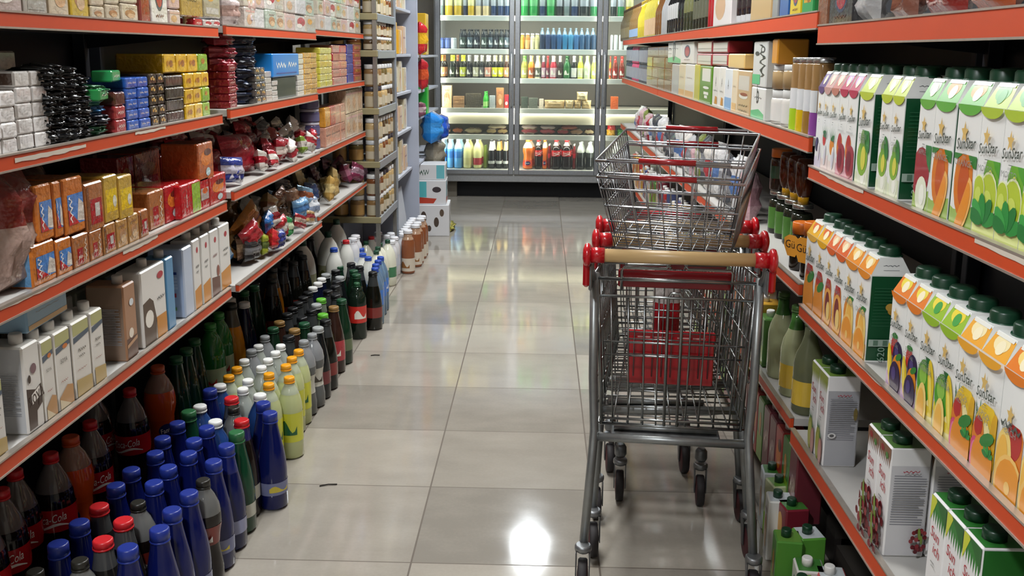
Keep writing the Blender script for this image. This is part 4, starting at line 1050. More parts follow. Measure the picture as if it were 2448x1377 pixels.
# ================================================================== RIGHT SIDE, nearest unit
E1 = Edge(XR, -1, RV[0], 'on the near top right shelf')
E2 = Edge(XR, -1, RV[1], 'on the near second right shelf')
E3 = Edge(XR, -1, RV[2], 'on the near third right shelf')
E4 = Edge(XR, -1, RV[3], 'on the near bottom right shelf')
FRUITNAME = {'grapep': 'purple topped', 'fig': 'pale red topped', 'coco': 'brown red topped', 'pomeg': 'crimson topped pomegranate', 'pear': 'green pear', 'apple': 'green topped red apple',
             'orangeA': 'green topped orange', 'mojito': 'lime green mojito', 'mango': 'yellow topped mango', 'peach': 'red orange topped peach', 'orangeB': 'amber topped orange',
             'cocktail': 'fruit cocktail', 'appbanana': 'green apple banana', 'tropical': 'yellow tropical fruits', 'orangeC': 'orange topped script printed'}
def cartons(E, lst, h, off=0.0, dup_row=True, row2=False):
    for k, x0, x1 in lst:
        X, a, b = E.span(x0, x1, off, .11)
        place('juice_carton', sunstar(k, b - a - .002, h), (X, (a + b) / 2, E.z - .0035), E.rz(), 'juice carton', FRUITNAME[k] + ' juice carton', E.nm, 'juice cartons on the right shelves')
        if row2:
            place('juice_carton', sunstar(k, b - a - .002, h), (X + .10, (a + b) / 2, E.z - .0035), E.rz(), 'juice carton', FRUITNAME[k] + ' juice carton behind', E.nm, 'juice cartons on the right shelves')
cartons(E2, [('grapep', 1952, 1967), ('fig', 1967, 1984), ('coco', 1984, 2003), ('pomeg', 2003, 2023.5), ('pomeg', 2023.5, 2046), ('pear', 2050, 2083),
             ('pear', 2101, 2128), ('pear', 2128, 2156), ('apple', 2191, 2228), ('orangeA', 2228, 2277), ('orangeA', 2281, 2337), ('mojito', 2337, 2392), ('mojito', 2392, 2452), ('mojito', 2452, 2520)], .266, row2=True)
cartons(E3, [('mango', 1925, 1949), ('mango', 1949, 1972), ('peach', 1972, 1993), ('peach', 1993, 2017), ('orangeB', 2017, 2046), ('orangeB', 2046, 2076)], .252)
cartons(E3, [('cocktail', 2127, 2162), ('cocktail', 2162, 2198), ('appbanana', 2198, 2240), ('appbanana', 2240, 2285), ('tropical', 2285, 2335), ('tropical', 2335, 2390), ('orangeC', 2390, 2450), ('orangeC', 2450, 2520)], .252)
def ich_row(E, kind, px_near, n, wd, h, off, nm):
    X = E.X + .016 + off; y = Yat(px_near, X, E.z + .11)
    for i in range(n):
        for r in range(2 if kind != 'pine' else 1):
            place('juice_carton', sunich(kind, wd - .002, h), (X + r * .09, y + wd * (i + .5), E.z - .0035), E.rz(), 'juice carton', nm + (' behind' if r else ''), E.nm, 'tall white juice cartons on the bottom shelf')
ich_row(E4, 'pine', 1972, 2, .070, .245, .0, 'white juice carton with pink and green pineapple')
ich_row(E4, 'grape', 2120, 2, .070, .245, .0, 'white juice carton with red grapes')
ich_row(E4, 'apple', 2330, 3, .068, .25, .0, 'white juice carton with leafy green top')
ich_row(E4, 'apple', 2452, 1, .068, .25, .0, 'white juice carton with yellow corner')
# top shelf
E1.item('snack_box', 1957, 1982, -60, '#8a5a42', 'plain', 'box', 'brown narrow snack tube box', d=.06)
E1.item('snack_pack', 1985, 2043, -60, '#3a3a3c', 'oval', 'pack', 'black and white snack pack with blue corner', d=.06)
E1.put('snack_bag', bag(.13, .19, .06, '#b9babb', '#8f9a94', seed=3), 2046, 2136, 'bag', 'silver grey dried fruit bag', off=.04)
E1.put('snack_bag', bag(.11, .19, .07, '#8d5a4a', '#a5574a', seed=4), 2140, 2220, 'bag', 'clear bag of red and brown dried fruit', off=.045)
def printed_bag(w, h, t, col, txt, band, seed):
    def fn():
        b = MB('film'); b.pillow(w, h, t, col, seed=seed, wrink=.003, col2=band, band=(0, .22))
        p = MB('film')
        vs, fs = text_geo(txt)
        sz = w * .34
        def yy(x, z):
            u = min(.98, abs(2 * x / w)); v = min(.98, abs(2 * z / h - 1))
            return -(1 - u ** 2.6) ** .5 * (1 - v ** 2.6) ** .5 * t / 2 - .006
        p.add([(x * sz * .8, yy(x * sz * .8, h * .32 + y * sz), h * .32 + y * sz) for x, y in vs], fs, '#f2e8e2')
        return [('bag', b, None), ('lettering', p, None)]
    return proto(('pbag', w, h, col, txt), fn)
E1.put('snack_bag', printed_bag(.15, .2, .07, '#b02a26', 'MULTI', '#8f2a24', 5), 2224, 2346, 'bag', 'red snack bag with white capital letters', off=.045)
E1.put('snack_bag', printed_bag(.12, .2, .07, '#c95a20', 'MULTI', '#a84a1c', 6), 2350, 2450, 'bag', 'orange snack bag with white capital letters', off=.045)
# floor level juice bricks in front of the lowest shelf
for i, (px, py, c, capc, lk) in enumerate(((1852, 1105, '#c9cfd2', '#143a24', 'white and blue juice brick'), (1862, 1137, '#b9bf9a', '#143a24', 'pale green juice brick'), (1860, 1170, '#d9d9d4', '#143a24', 'white juice brick'),
        (1915, 1192, '#7a2230', '#143a24', 'dark red juice brick'), (1880, 1262, '#4f8a34', '#143a24', 'green apple juice brick'), (1945, 1258, '#5a9a3a', '#143a24', 'leaf green juice brick'),
        (1930, 1330, '#d8d6d2', '#e4e2de', 'grey white juice brick with white cap'), (1868, 1375, '#d9812a', '#143a24', 'orange juice brick'), (1990, 1350, '#c84a4a', '#e4e2de', 'red and white juice brick with white cap'))):
    hh = .215; p = onZ(px, py, hh)
    p.x = max(.672, p.x) if p.x < .75 else .755
    place('juice_brick', pack(.072, .072, hh, c, 'cookie' if i in (0, 2) else 'orange_dot' if i == 3 else 'yellow_green' if i in (1, 4, 5) else 'oval', 'carton', cap=capc, top=('#3f7a34', '#6a9a40', '#c9cfd2')[i % 3]),
          (p.x - .03, p.y, 0), -PI / 2 + (.15 if i % 2 else -.1), 'juice carton', lk, 'on the floor before the right shelves', 'juice bricks on the floor by the right shelves')

# ================================================================== RIGHT SIDE, units beside the trolleys
XF = XR + .013
G1 = Edge(XF, -1, FV[0], 'on the far top right shelf')
G2 = Edge(XF, -1, FV[1], 'on the far second right shelf')
G3 = Edge(XF, -1, FV[2], 'on the shelf behind the trolley baskets')
G4 = Edge(XF, -1, FV[3], 'on the low shelf behind the trolleys')
def G1b(x0, x1, body, cap, look, lab=None, kind='beer', hh=.29, off=None, **kw):
    X, a, b = G1.span(x0, x1, 0, .05); r = min(.05, max(.02, (b - a) / 2 - .003))
    n = max(1, int(round((b - a) / .095)))
    if n > 1: r = (b - a) / n / 2 - .004
    for i in range(n):
        place('oil_bottle', bottle(kind, hh, F2(r), body, cap, lab, n=16, **kw), (X + r + .01, a + (b - a) * (i + .5) / n, G1.z - .0035), 0, 'bottle', look, G1.nm, 'bottles on the top right shelf')
G1b(1480, 1500, '#6d5a33', '#4a3a22', 'brown glass bottle', ('.1', ) and (.1, .4, '#8d7a4c'))
G1b(1500, 1520, '#8a6a3c', '#5a3a22', 'amber bottle with pale blue label', (.08, .30, '#8fa6c4'))
G1b(1520, 1535, '#c9b22c', '#b8951c', 'yellow oil bottle', (.3, .6, '#d9c43c'))
G1b(1535, 1559, '#d2c454', '#b8951c', 'pale yellow bottle with white and orange label', (.06, .45, '#d9b894'), kind='round')
G1b(1560, 1573, '#7c5430', '#5a3a22', 'brown sauce bottle')
G1b(1575, 1588, '#a9aaad', '#2a2a2e', 'silver grey bottle with dark cap')
G1b(1588, 1612, '#1d1d21', '#9a9aa0', 'black bottle with white emblem', (.3, .6, '#b9b9bb'))
G1b(1612, 1626, '#17181b', '#17181b', 'slim black bottle')
G1b(1626, 1648, '#2d3322', '#b0a24a', 'dark green bottle with olive label', (.35, .7, '#6d7048'))
G1b(1648, 1683, '#23281f', '#1a1a1a', 'dark olive glass bottle', (.2, .5, '#595c4c'))
G1b(1684, 1697, '#a4252c', '#8a1d24', 'slim red bottle')
G1.item('drink_box', 1706, 1748, -60, '#d9d2d2', 'pink_cookie', 'box', 'white drink box with pink fruit print', d=.08, m='carton')
G1b(1750, 1795, '#2a2327', '#b9b9bb', 'black bottle with silver base', (.0, .12, '#b5b6ba'))
G1.item('cream_box', 1796, 1846, -60, '#b99a6c', 'plain', 'box', 'tan box of cream desserts', d=.08, m='carton')
G1.item('tall_box', 1848, 1862, -60, '#8b8d90', 'plain', 'box', 'narrow grey box', d=.08, m='carton')
G1.item('tall_box', 1866, 1888, -60, '#2a5aa0', 'plain', 'box', 'deep blue tall box', d=.08, m='carton')
G1.item('tall_box', 1891, 1918, -60, '#d2b81c', 'oval', 'box', 'yellow tall box with dark emblem', d=.08, m='carton')
G1.item('tall_box', 1920, 1948, -60, '#2f9650', 'yellow', 'box', 'green tall box with yellow print', d=.08, m='carton')

W2 = G2.nm
def g2(x0, x1, yt, col, des, look, yb=None, name='grain_box', cat='box', **kw):
    X, a, b = G2.span(x0, x1, 0, .1); h = zat(yt, X, (a + b) / 2) - G2.z; dz = 0
    if yb is not None: dz = zat(yb, X, (a + b) / 2) - G2.z; h -= dz + .001
    kw.setdefault('m', 'carton')
    place(name, pack(b - a - .003, .10, h, col, des, kw.pop('m'), **kw), (X, (a + b) / 2, G2.z - .0035 + dz), G2.rz(), cat, look, W2, 'boxes on the second right shelf')
# far end first: cans, cube packs
for (x0, x1, c, lk) in ((1494, 1508, '#3a3f4c', 'dark steel blue drink can'), (1508, 1522, '#b9526c', 'pink striped drink can'), (1524, 1543, '#55585c', 'black and silver drink can')):
    X, a, b = G2.span(x0, x1, 0, .1); n = max(1, int((b - a) / .09)); r = min(.034, (b - a) / n / 2 - .002); hh = (zat(110, X, (a + b) / 2) - G2.z) / 2
    for i in range(n):
        for t in range(2):
            place('drink_can', bottle('can', F2(hh - .001), F2(r), c, c, (.15, .8, '#8f9298'), simple=True, n=14), (X + .04, a + (b - a) * (i + .5) / n, G2.z - .0035 + t * hh), 0, 'can', lk, W2, 'cans at the far end of the second right shelf')
G2.stack('snack_pack', 1546, 1604, 110, 4, 4, '#8a6238', 'brown_cubes', 'pack', 'brown wrapped cube pack', d=.12, group='brown cube packs')
g2(1606, 1622, 152, '#a9aaa6', 'plain', 'slim silver box under the white box'); g2(1623, 1637, 152, '#cfc4a4', 'grain_cream', 'narrow cream grain box'); g2(1638, 1659, 152, '#d6d4cc', 'grain_cream', 'white grain box with cream foot')
g2(1660, 1672, 152, '#b9b64a', 'plain', 'slim yellow green box'); g2(1673, 1701, 156, '#5c8a2c', 'green_box', 'green grain box with white window')
g2(1595, 1626, 98, '#d4d3ca', 'mint_face', 'upper white box with green corner', yb=150); g2(1627, 1655, 97, '#d9d7d2', 'oval', 'upper white box with oval emblem', yb=150)
for i, (a_, b_) in enumerate(((1664, 1699), (1700, 1737))):
    g2(a_, b_, 126, '#9c2630', 'tins', ('far' if i == 0 else 'near') + ' red box of tins, lower tier', yb=155); g2(a_, b_, 96, '#8a2430', 'tins', ('far' if i == 0 else 'near') + ' red box of tins, upper tier', yb=125)
g2(1704, 1719, 158, '#d9d7d0', 'grain_white', 'white grain box with letter A and wheat, far one'); g2(1719, 1733, 158, '#dcdad4', 'grain_white', 'white grain box with letter A and wheat, near one')
g2(1733, 1750, 162, '#d3dae2', 'grain_blue', 'white and blue grain box with letter A'); g2(1750, 1762, 163, '#dccdb2', 'grain_cream', 'slim cream grain box with letter A', )
g2(1763, 1794, 166, '#c2a57c', 'tan_box', 'tan grain box with grey window'); g2(1738, 1776, 126, '#d8b876', 'plain', 'golden box lying across the grain boxes', yb=161)
g2(1797, 1829, 207, '#d9dad6', 'mint_face', 'white box with mint green house print'); g2(1797, 1829, 96, '#c9ccca', 'gorget', 'white box with large black upright lettering', yb=205)
for (x0, x1, yt, yb, lk) in ((1832, 1856, 152, 212, 'upper small grain jar'), (1858, 1880, 152, 212, 'upper wide grain jar with clear lid'), (1832, 1856, 214, None, 'lower jar with white label and maroon corner'), (1858, 1880, 214, None, 'lower jar with white label and silver lid')):
    X, a, b = G2.span(x0, x1, 0, .1); dz = 0 if yb is None else zat(yb, X, a) - G2.z; h = zat(yt, X, a) - G2.z - dz
    if yb is None: h = zat(213, X, a) - G2.z
    place('grain_jar', jar(F2(h - .001), F2((b - a) / 2 - .002), '#a98f66' if yb else '#cfccc6', '#b9bab8', (.1, .62, '#d6d4d0') if yb is None else None, simple=False, bmat='gloss', lid_h=.24), (X + (b - a) / 2, (a + b) / 2, G2.z - .0035 + dz), 0, 'jar', lk, W2, 'grain jars on the second right shelf')
g2(1840, 1853, 90, '#c98a2c', 'plain', 'small orange box on the upper jar', yb=151)
for (x0, x1, c, lk) in ((1882, 1898, '#a6c92c', 'lime green'), (1898, 1914, '#d6b41c', 'yellow'), (1914, 1930, '#9a7434', 'tan'), (1930, 1946, '#8a4a9a', 'purple')):
    X, a, b = G2.span(x0, x1, 0, .1); hh = zat(134, X, (a + b) / 2) - G2.z; r = (b - a) / 2 - .0015
    def stick_jar(hh=hh, r=r, c=c):
        bd = MB('liquid'); bd.lathe([(r, 0), (r, hh * .18), (r, hh * .30), (r, hh * .9), (r * .9, hh * .93)], '#8a6a42', 14, cols=[c, c, '#8a6a42', '#8a6a42'])
        rnd = random.Random(3)
        l = MB('gloss'); l.lathe([(r * 1.01, hh * .30), (r * 1.01, hh * .58)], '#d6d9dc', 16, cap=False)
        wrap_text(l, '///', r * 1.02, hh * .42, .02, '#4a4c50', shear=.2)
        f = MB('gloss'); f.lathe([(r * 1.01, .002), (r * 1.01, hh * .28)], c, 16, cap=False); wrap_patch(f, r * 1.02, [(-.3, hh * .14), (-.1, hh * .11), (.1, hh * .11), (.3, hh * .14)], [(-.3, hh * .16), (-.1, hh * .14), (.1, hh * .14), (.3, hh * .16)], '#3a3420')
        k = MB('chrome'); k.lathe([(r * .95, hh * .93), (r * .98, hh * .94), (r * .98, hh * .995), (r * .9, hh)], '#c9cbcc', 14)
        return [('jar_body', bd, None), ('label', l, None), ('bottom_band', f, None), ('lid', k, None)]
    place('snack_jar', proto(('stick', c, F2(r)), stick_jar), (X + r, (a + b) / 2, G2.z - .0035), PI, 'jar', 'tall jar of brown sticks with %s band' % lk, W2, 'tall snack jars')
# third shelf: honey and sauces near, bags far
W3 = G3.nm
for (px, lk) in ((1886, 'farther'), (1912, 'nearer')):
    X, a, b = G3.span(px - 12, px + 12, 0, .08); r = .034; hh = zat(527, X, (a + b) / 2) - G3.z
    def tagged():
        P0 = []
        b_ = MB('liquid'); b_.lathe([(r * .9, 0), (r, .006), (r, hh * .62), (r * .8, hh * .74), (r * .66, hh * .8)], '#1f1710', 16); P0.append(('jar_body', b_, None))
        c_ = MB('plastic'); c_.lathe([(r * .86, hh * .76), (r * .86, hh * .985), (r * .8, hh)], '#cf6a1e', 18); P0.append(('lid', c_, None))
        t_ = MB('paper'); p = Print(t_, (0, -r - .004, hh * .30), (1, 0, 0), (0, 0, 1), (0, -1, 0)); wv = r * .95
        p.poly([(-wv * .5, .0), (wv * .5, .0), (wv, hh * .2), (wv, hh * .36), (wv * .4, hh * .44), (-wv * .4, hh * .44), (-wv, hh * .36), (-wv, hh * .2)], '#d8912c')
        p.text('Gür', 0, hh * .24, .034, '#2a1c10'); P0.append(('paper_tag', t_, None))
        return P0
    place('sauce_jar', proto(('tagged', F2(hh)), tagged), (X + r + .004, (a + b) / 2, G3.z - .0035), -PI / 2 + .5, 'jar', lk + ' dark jar with hanging orange tag', W3, 'tagged dark jars')
for i, px in enumerate((1822, 1838, 1856, 1874)):
    X, a, b = G3.span(px - 9, px + 9, .05, .08); r = .036; hh = .155
    place('pickle_jar', jar(hh, r, '#20241a', '#b9bbb4', (.12, .62, '#4f7a38'), simple=False, lid_h=.1, lmat='chrome'), (X + r + .03, (a + b) / 2 + .03, G3.z - .0035), 0, 'jar', 'dark pickle jar with silver lid', W3, 'silver lidded pickle jars')
    if i > 0:
        def honey():
            h_ = .15; r_ = .03
            b_ = MB('liquid'); b_.lathe([(r_ * .55, .022), (r_ * .8, .035), (r_, .06), (r_, .13), (r_ * .8, .148), (0, .15)], '#4a2412', 16, cap=False)
            c_ = MB('plastic'); c_.lathe([(r_ * .6, 0), (r_ * .6, .022), (r_ * .5, .026)], '#d9a21c', 14)
            return [('bottle_body', b_, None), ('cap', c_, None)]
        place('honey_bottle', proto('honey', honey), (X + r + .03, (a + b) / 2 + .03, G3.z - .0035 + hh), 0, 'bottle', 'upside down honey bottle', W3, 'honey squeeze bottles')
    else:
        place('sauce_jar', jar(.15, .038, '#2a1a12', '#d27722', (.3, .6, '#20402c'), simple=False, lid_h=.2), (X + r + .03, (a + b) / 2 + .03, G3.z - .0035 + hh), 0, 'jar', 'large brown jar with orange lid', W3)
rb = random.Random(21)
SIL = [('#b9babd', '#8f9096', 'silver'), ('#c9a4ac', '#b58a94', 'pale pink'), ('#a02a34', '#d9d2cc', 'dark red'), ('#d8d4cf', '#b34048', 'white and red'), ('#4a4c54', '#8a8c92', 'charcoal'), ('#7d8a4a', '#c9c8b4', 'olive'), ('#d9d9da', '#5a7ab0', 'white and blue')]
y = 3.55; i = 0
while y < 7.7:
    c = SIL[rb.randrange(len(SIL))]; wv = rb.uniform(.11, .17); hv = rb.uniform(.17, .26)
    place('snack_bag', bag(wv, hv, .07, c[0], c[1], seed=i % 4), (XF + .07, y + wv / 2, G3.z - .0035), -PI / 2 + rb.uniform(-.25, .25), 'bag', c[2] + ' snack bag', W3, 'snack bags behind the trolleys')
    y += wv + .01; i += 1
# low shelf: lime drinks near, cartons far
W4 = G4.nm
for px, lk in ((1836, 'far'), (1866, 'middle'), (1896, 'near')):
    X, a, b = G4.span(px - 13, px + 13, 0, .1); r = .043; hh = .285
    p = bottle('beer', hh, r, '#a9ad86', '#4a6a34', (.10, .36, '#d9b43c') if lk != 'far' else None, n=20, bmat='clearpet' if lk == 'near' else 'liquid', neck=(.70, '#3f6a30') if lk != 'near' else None, motif='#f2eee2')
    place('lime_drink_bottle', p, (X + r, (a + b) / 2, G4.z - .0035), PI * .25 + PI, 'bottle', lk + ' pale green lime drink bottle', W4, 'lime drink bottles')
y = 3.05; i = 0
CC = [('#c9c6c0', 'cookie_red', 'white red topped'), ('#b0302e', 'red_orange', 'red'), ('#4f7a3c', 'yellow_green', 'green'), ('#d2a03a', 'yellow', 'amber'), ('#6d2a34', 'red_small', 'maroon'), ('#3c4a7a', 'oval', 'navy')]
while y < 7.7:
    c = CC[rb.randrange(len(CC))]; wv = rb.uniform(.07, .10)
    place('drink_carton', pack(wv - .004, .08, rb.choice((.19, .22, .25)), c[0], c[1], 'carton', cap='#d9d8d4'), (XF + .02, y + wv / 2, G4.z - .0035), -PI / 2, 'drink carton', c[2] + ' drink carton', W4, 'drink cartons behind the trolleys')
    y += wv; i += 1
y = 2.62
for j in range(22):
    c = CC[(4, 2, 1, 4)[j % 4]]; wv = .085
    place('drink_carton', pack(wv - .004, .08, .24, c[0], c[1], 'carton', cap='#d9d8d4'), (XF + .035, y + wv / 2, .12), -PI / 2, 'drink carton', c[2] + ' drink carton', 'on the right base shelf behind the trolleys', 'drink cartons on the base shelf')
    y += wv
# red and white pack carried in the trolleys
place('snack_pack', bag(.09, .26, .07, '#c9c4c0', '#a81c24', seed=2, nu=10), (.395, 2.84, .565), .3, 'bag', 'crumpled red and white snack bag', 'standing inside the nested trolleys')

# ================================================================== LEFT SIDE, shelves
A1 = Edge(XL1, 1, LV1[0], 'on the near top left shelf'); B1 = Edge(XL1, 1, LV1[1], 'on the near second left shelf')
C1 = Edge(XL1, 1, LV1[2], 'on the near third left shelf'); D1 = Edge(XL1, 1, LV1[3], 'on the near fourth left shelf')
A2 = Edge(XL2, 1, LV2[0], 'on the middle top left shelf'); B2 = Edge(XL2, 1, LV2[1], 'on the middle second left shelf')
C2 = Edge(XL2, 1, LV2[2], 'on the middle third left shelf'); D2 = Edge(XL2, 1, LV2[3], 'on the middle fourth left shelf')
A3 = Edge(XL3, 1, LV3[0], 'on the far top left shelf'); B3 = Edge(XL3, 1, LV3[1], 'on the far second left shelf')
C3 = Edge(XL3, 1, LV3[2], 'on the far third left shelf'); D3 = Edge(XL3, 1, LV3[3], 'on the far fourth left shelf')
gA = 'sweets packs on the top left shelf'
for x0, x1, yt, c, d, lk in ((-30, 47, -70, '#c4b0aa', 'redwhite', 'clear pack with red and white print'), (50, 108, -70, '#b5ada2', 'orange_dot', 'grey clear pack with orange dot'), (113, 160, -70, '#d2bfa4', 'cookie_red', 'cream cookie box with dark red top'),
        (164, 208, -70, '#cfae3c', 'cookie', 'yellow clear cookie pack'), (212, 246, 12, '#d3c6ad', 'cookie', 'cream cookie pack, lower'), (248, 283, 8, '#cdbfa8', 'cookie', 'pale cookie pack with brown cookie, lower'), (286, 327, 6, '#d0c3ad', 'cookie', 'wide cream cookie pack'),
        (333, 356, -70, '#9c4c44', 'darkred', 'red brown biscuit box'), (358, 399, -70, '#dcd9d4', 'oval', 'white box with dark oval emblem'), (401, 429, 20, '#c9b4ae', 'pink_cookie', 'pink and white pack, lower'),
        (462, 481, 42, '#b3222c', 'red_small', 'small red pack'), (484, 504, 44, '#c9c1bd', 'redwhite', 'small white pack, far'), (504, 524, 45, '#c4bbb8', 'redwhite', 'small pale pack at the shelf end')):
    A1.item('sweets_pack', x0, x1, yt, c, d, 'pack', lk, d=.08, group=gA)
A1.put('paper_star', bag(.05, .035, .03, '#c29a5a', seed=1), 432, 458, 'ornament', 'small golden straw star', off=.03)
for x0, x1, yb, c, d, lk in ((212, 246, 10, '#cdbca4', 'cookie', 'cream cookie pack, upper'), (248, 283, 6, '#c9bda6', 'cookie', 'pale cookie pack, upper'), (286, 327, 4, '#cfc4b0', 'pink_cookie', 'wide cream pack, upper'), (401, 429, 18, '#c6a8a4', 'pink_cookie', 'pink and white pack, upper'),
        (431, 484, 38, '#a98c46', 'rosel', 'gold box with dark writing'), (486, 526, 40, '#a39a7e', 'orange_dot', 'gold and silver pack')):
    X, a, b = A1.span(x0, x1); dz = zat(yb, X, (a + b) / 2) - A1.z
    place('sweets_pack', pack(b - a - .003, .08, .10, c, d, 'film'), (X, (a + b) / 2, A1.z - .0035 + dz), A1.rz(), 'pack', lk, A1.nm, gA)
# second shelf, near unit
WB = 'white wrapped biscuit packs'
B1.stack('biscuit_pack', -38, 41, 214, 4, 2, '#e6e2df', 'white_wrap', 'pack', 'white biscuit pack in front', d=.13, group=WB)
B1.stack('biscuit_pack', 42, 118, 165, 5, 2, '#e2dedb', 'white_wrap', 'pack', 'white biscuit pack, tall block', d=.13, off=.015, group=WB, sidecol='#5a4438')
X, a, b = B1.span(2, 48, .09); B1.item('biscuit_pack', 2, 48, 118, '#b9b2ad', 'white_wrap', 'pack', 'white wrapped pack at the back on top', d=.09, off=.16, group=WB)
rk = random.Random(11)
cells = [(118, 148, 162, '#17181b', 'black'), (148, 178, 155, '#17181b', 'black'), (178, 206, 160, '#1b1c20', 'black'), (206, 234, 178, '#1a1b1f', 'black'), (234, 272, 205, '#1d2422', 'black and green')]
for ci, (x0, x1, yt, c, nm) in enumerate(cells):
    X, a, b = B1.span(x0, x1, .0); H = zat(yt, X, (a + b) / 2) - B1.z; n = 6 if ci < 4 else 5
    for j in range(n):
        cc, lk = c, 'shiny black sweets bag'
        if ci == 4: cc, lk = (('#1f5a3a', 'dark green sweets bag'), ('#1b2030', 'navy sweets bag'), ('#1d5a8a', 'bright blue sweets bag'), ('#3a8a7a', 'teal sweets bag'), ('#2a6a44', 'green and black sweets bag'))[j]
        hh = H / n
        place('sweets_bag', bag(b - a + .006, hh * 1.25, .09, cc, m='foil', seed=(ci + j) % 5, nu=11), (X - .05 - rk.uniform(0, .015), (a + b) / 2, B1.z - .0035 + j * hh), PI / 2 + rk.uniform(-.2, .2), 'bag', lk, B1.nm, 'shiny sweets bags')
for (px, py, c, lk) in ((282, 187, '#2f9a58', 'bright green card tag on top of the bags'), (250, 232, '#2f8f4a', 'green leaf shaped bag corner pack')):
    X, a, b = B1.span(px - 18, px + 18, .0); z = zat(py + 8, X, (a + b) / 2)
    place('green_pack', pack(b - a, .05, .028, c, 'red_small', 'gloss'), (X, (a + b) / 2, z), PI / 2 + .2, 'pack', lk, B1.nm)
B1.stack('chocolate_box', 276, 302, 216, 3, 1, '#a8373a', 'red_small', 'box', 'small red chocolate box', d=.12, alt={(0, 2): ('#5a2f28', 'plain', 'small brown chocolate box')}, group='red chocolate boxes')
B1.stack('chocolate_box', 304, 358, 181, 5, 2, '#2f5fb8', 'blue', 'box', 'blue chocolate box', d=.14, group='blue chocolate boxes')
B1.stack('chocolate_box', 360, 397, 172, 5, 2, '#33281f', 'gold_nut', 'box', 'dark box with golden nuts', d=.14, group='dark nut boxes')
B1.stack('chocolate_box', 399, 441, 176, 4, 1, '#3b322c', 'plain', 'box', 'plain dark brown box', d=.14, group='dark brown boxes')
B1.stack('chocolate_box', 443, 503, 170, 3, 3, '#dcae22', 'yellow', 'box', 'yellow chocolate box', d=.14, alt={(2, 0): ('#8fb32e', 'yellow_green', 'green and yellow chocolate box'), (2, 1): ('#8fb32e', 'yellow_green', 'green and yellow chocolate box')}, group='yellow chocolate boxes')
X, a, b = B1.span(399, 503); dz = zat(170, X, (a + b) / 2) - B1.z; hh = zat(127, X, (a + b) / 2) - B1.z - dz
for k in range(4):
    wv = (b - a) / 4; c = '#8fb32e' if k == 3 else '#dcae22'
    place('chocolate_box', pack(wv - .003, .14, hh, c, 'yellow_green' if k == 3 else 'yellow', 'film', sidecol='#c99a1c'), (X - .004, a + wv * (k + .5), B1.z - .003 + dz), PI / 2, 'box', 'yellow box on the top layer' if k < 3 else 'green box on the top layer', B1.nm, 'yellow chocolate boxes')
# middle unit
gB = 'sweets packs on the second left shelf'
B2.stack('sweets_bag', 548, 566, 150, 6, 1, '#8f1f2c', 'red_small', 'bag', 'shiny red sweets pack', d=.1, m='foil', group=gB)
for j in range(6):
    place('sweets_bag', bag(.14, .045, .09, '#8f2030', m='foil', seed=j % 5), (XL2 - .07, 3.27, B2.z - .0035 + j * .042), PI / 2 + rk.uniform(-.2, .2), 'bag', 'crumpled red foil bag', B2.nm, gB)
    place('sweets_bag', bag(.15, .05, .09, '#16233c' if j != 4 else '#1f3a5e', '#0e1524', m='foil', seed=(j + 2) % 5), (XL2 - .08, 3.53, B2.z - .0035 + j * .043), PI / 2 + rk.uniform(-.2, .2), 'bag', 'round navy foil bag', B2.nm, gB)
B2.stack('chocolate_box', 612, 636, 158, 5, 2, '#54504b', 'gold_nut', 'box', 'small dark grey box', d=.12, group='dark grey boxes')
B2.stack('chocolate_box', 637, 651, 168, 5, 1, '#b9b3ab', 'plain', 'box', 'pale grey box', d=.12, group='pale boxes')
B2.stack('chocolate_box', 652, 664, 190, 4, 1, '#c4bfb8', 'red_small', 'box', 'short white box with red print', d=.12, group='pale boxes')
X, a, b = B2.span(650, 712); dz = zat(181, X, (a + b) / 2) - B2.z; hh = zat(126, X, (a + b) / 2) - B2.z - dz
place('display_carton', pack(b - a, .14, hh, '#1f78c4', 'blue', 'carton'), (X + .006, (a + b) / 2, B2.z - .003 + dz), PI / 2, 'carton', 'bright blue carton', B2.nm)
place('display_carton', pack(b - a - .04, .12, dz, '#22302a', 'plain', 'carton'), (X - .004, (a + b) / 2, B2.z - .0035), PI / 2, 'carton', 'dark green carton under the blue one', B2.nm)
B2.stack('chocolate_box', 713, 728, 126, 8, 1, '#cbc6bd', 'plain', 'box', 'slim white box', d=.12, group='white slim boxes')
B2.stack('chocolate_box', 729, 759, 124, 8, 2, '#c79a4c', 'plain', 'box', 'tan wafer box', d=.12, group='tan wafer boxes')
B3.stack('chocolate_box', 766, 795, 112, 6, 2, '#c3b94a', 'plain', 'box', 'yellow green box', d=.12, group='yellow green boxes')
B3.stack('chocolate_box', 797, 830, 106, 5, 2, '#b5766a', 'pink_gold', 'box', 'dusty pink box', d=.12, group='dusty pink boxes', alt={(0, 3): ('#9c2434', 'plain', 'wine red box'), (1, 4): ('#b32430', 'plain', 'red box')})
B3.stack('sweets_bag', 831, 846, 104, 4, 1, '#3a3f9c', 'plain', 'bag', 'violet blue pack', d=.1, m='foil', group='violet packs')
B3.stack('sweets_bag', 847, 864, 104, 5, 1, '#b04a44', 'yellow', 'bag', 'red and yellow pack', d=.1, m='foil', group='red yellow packs')
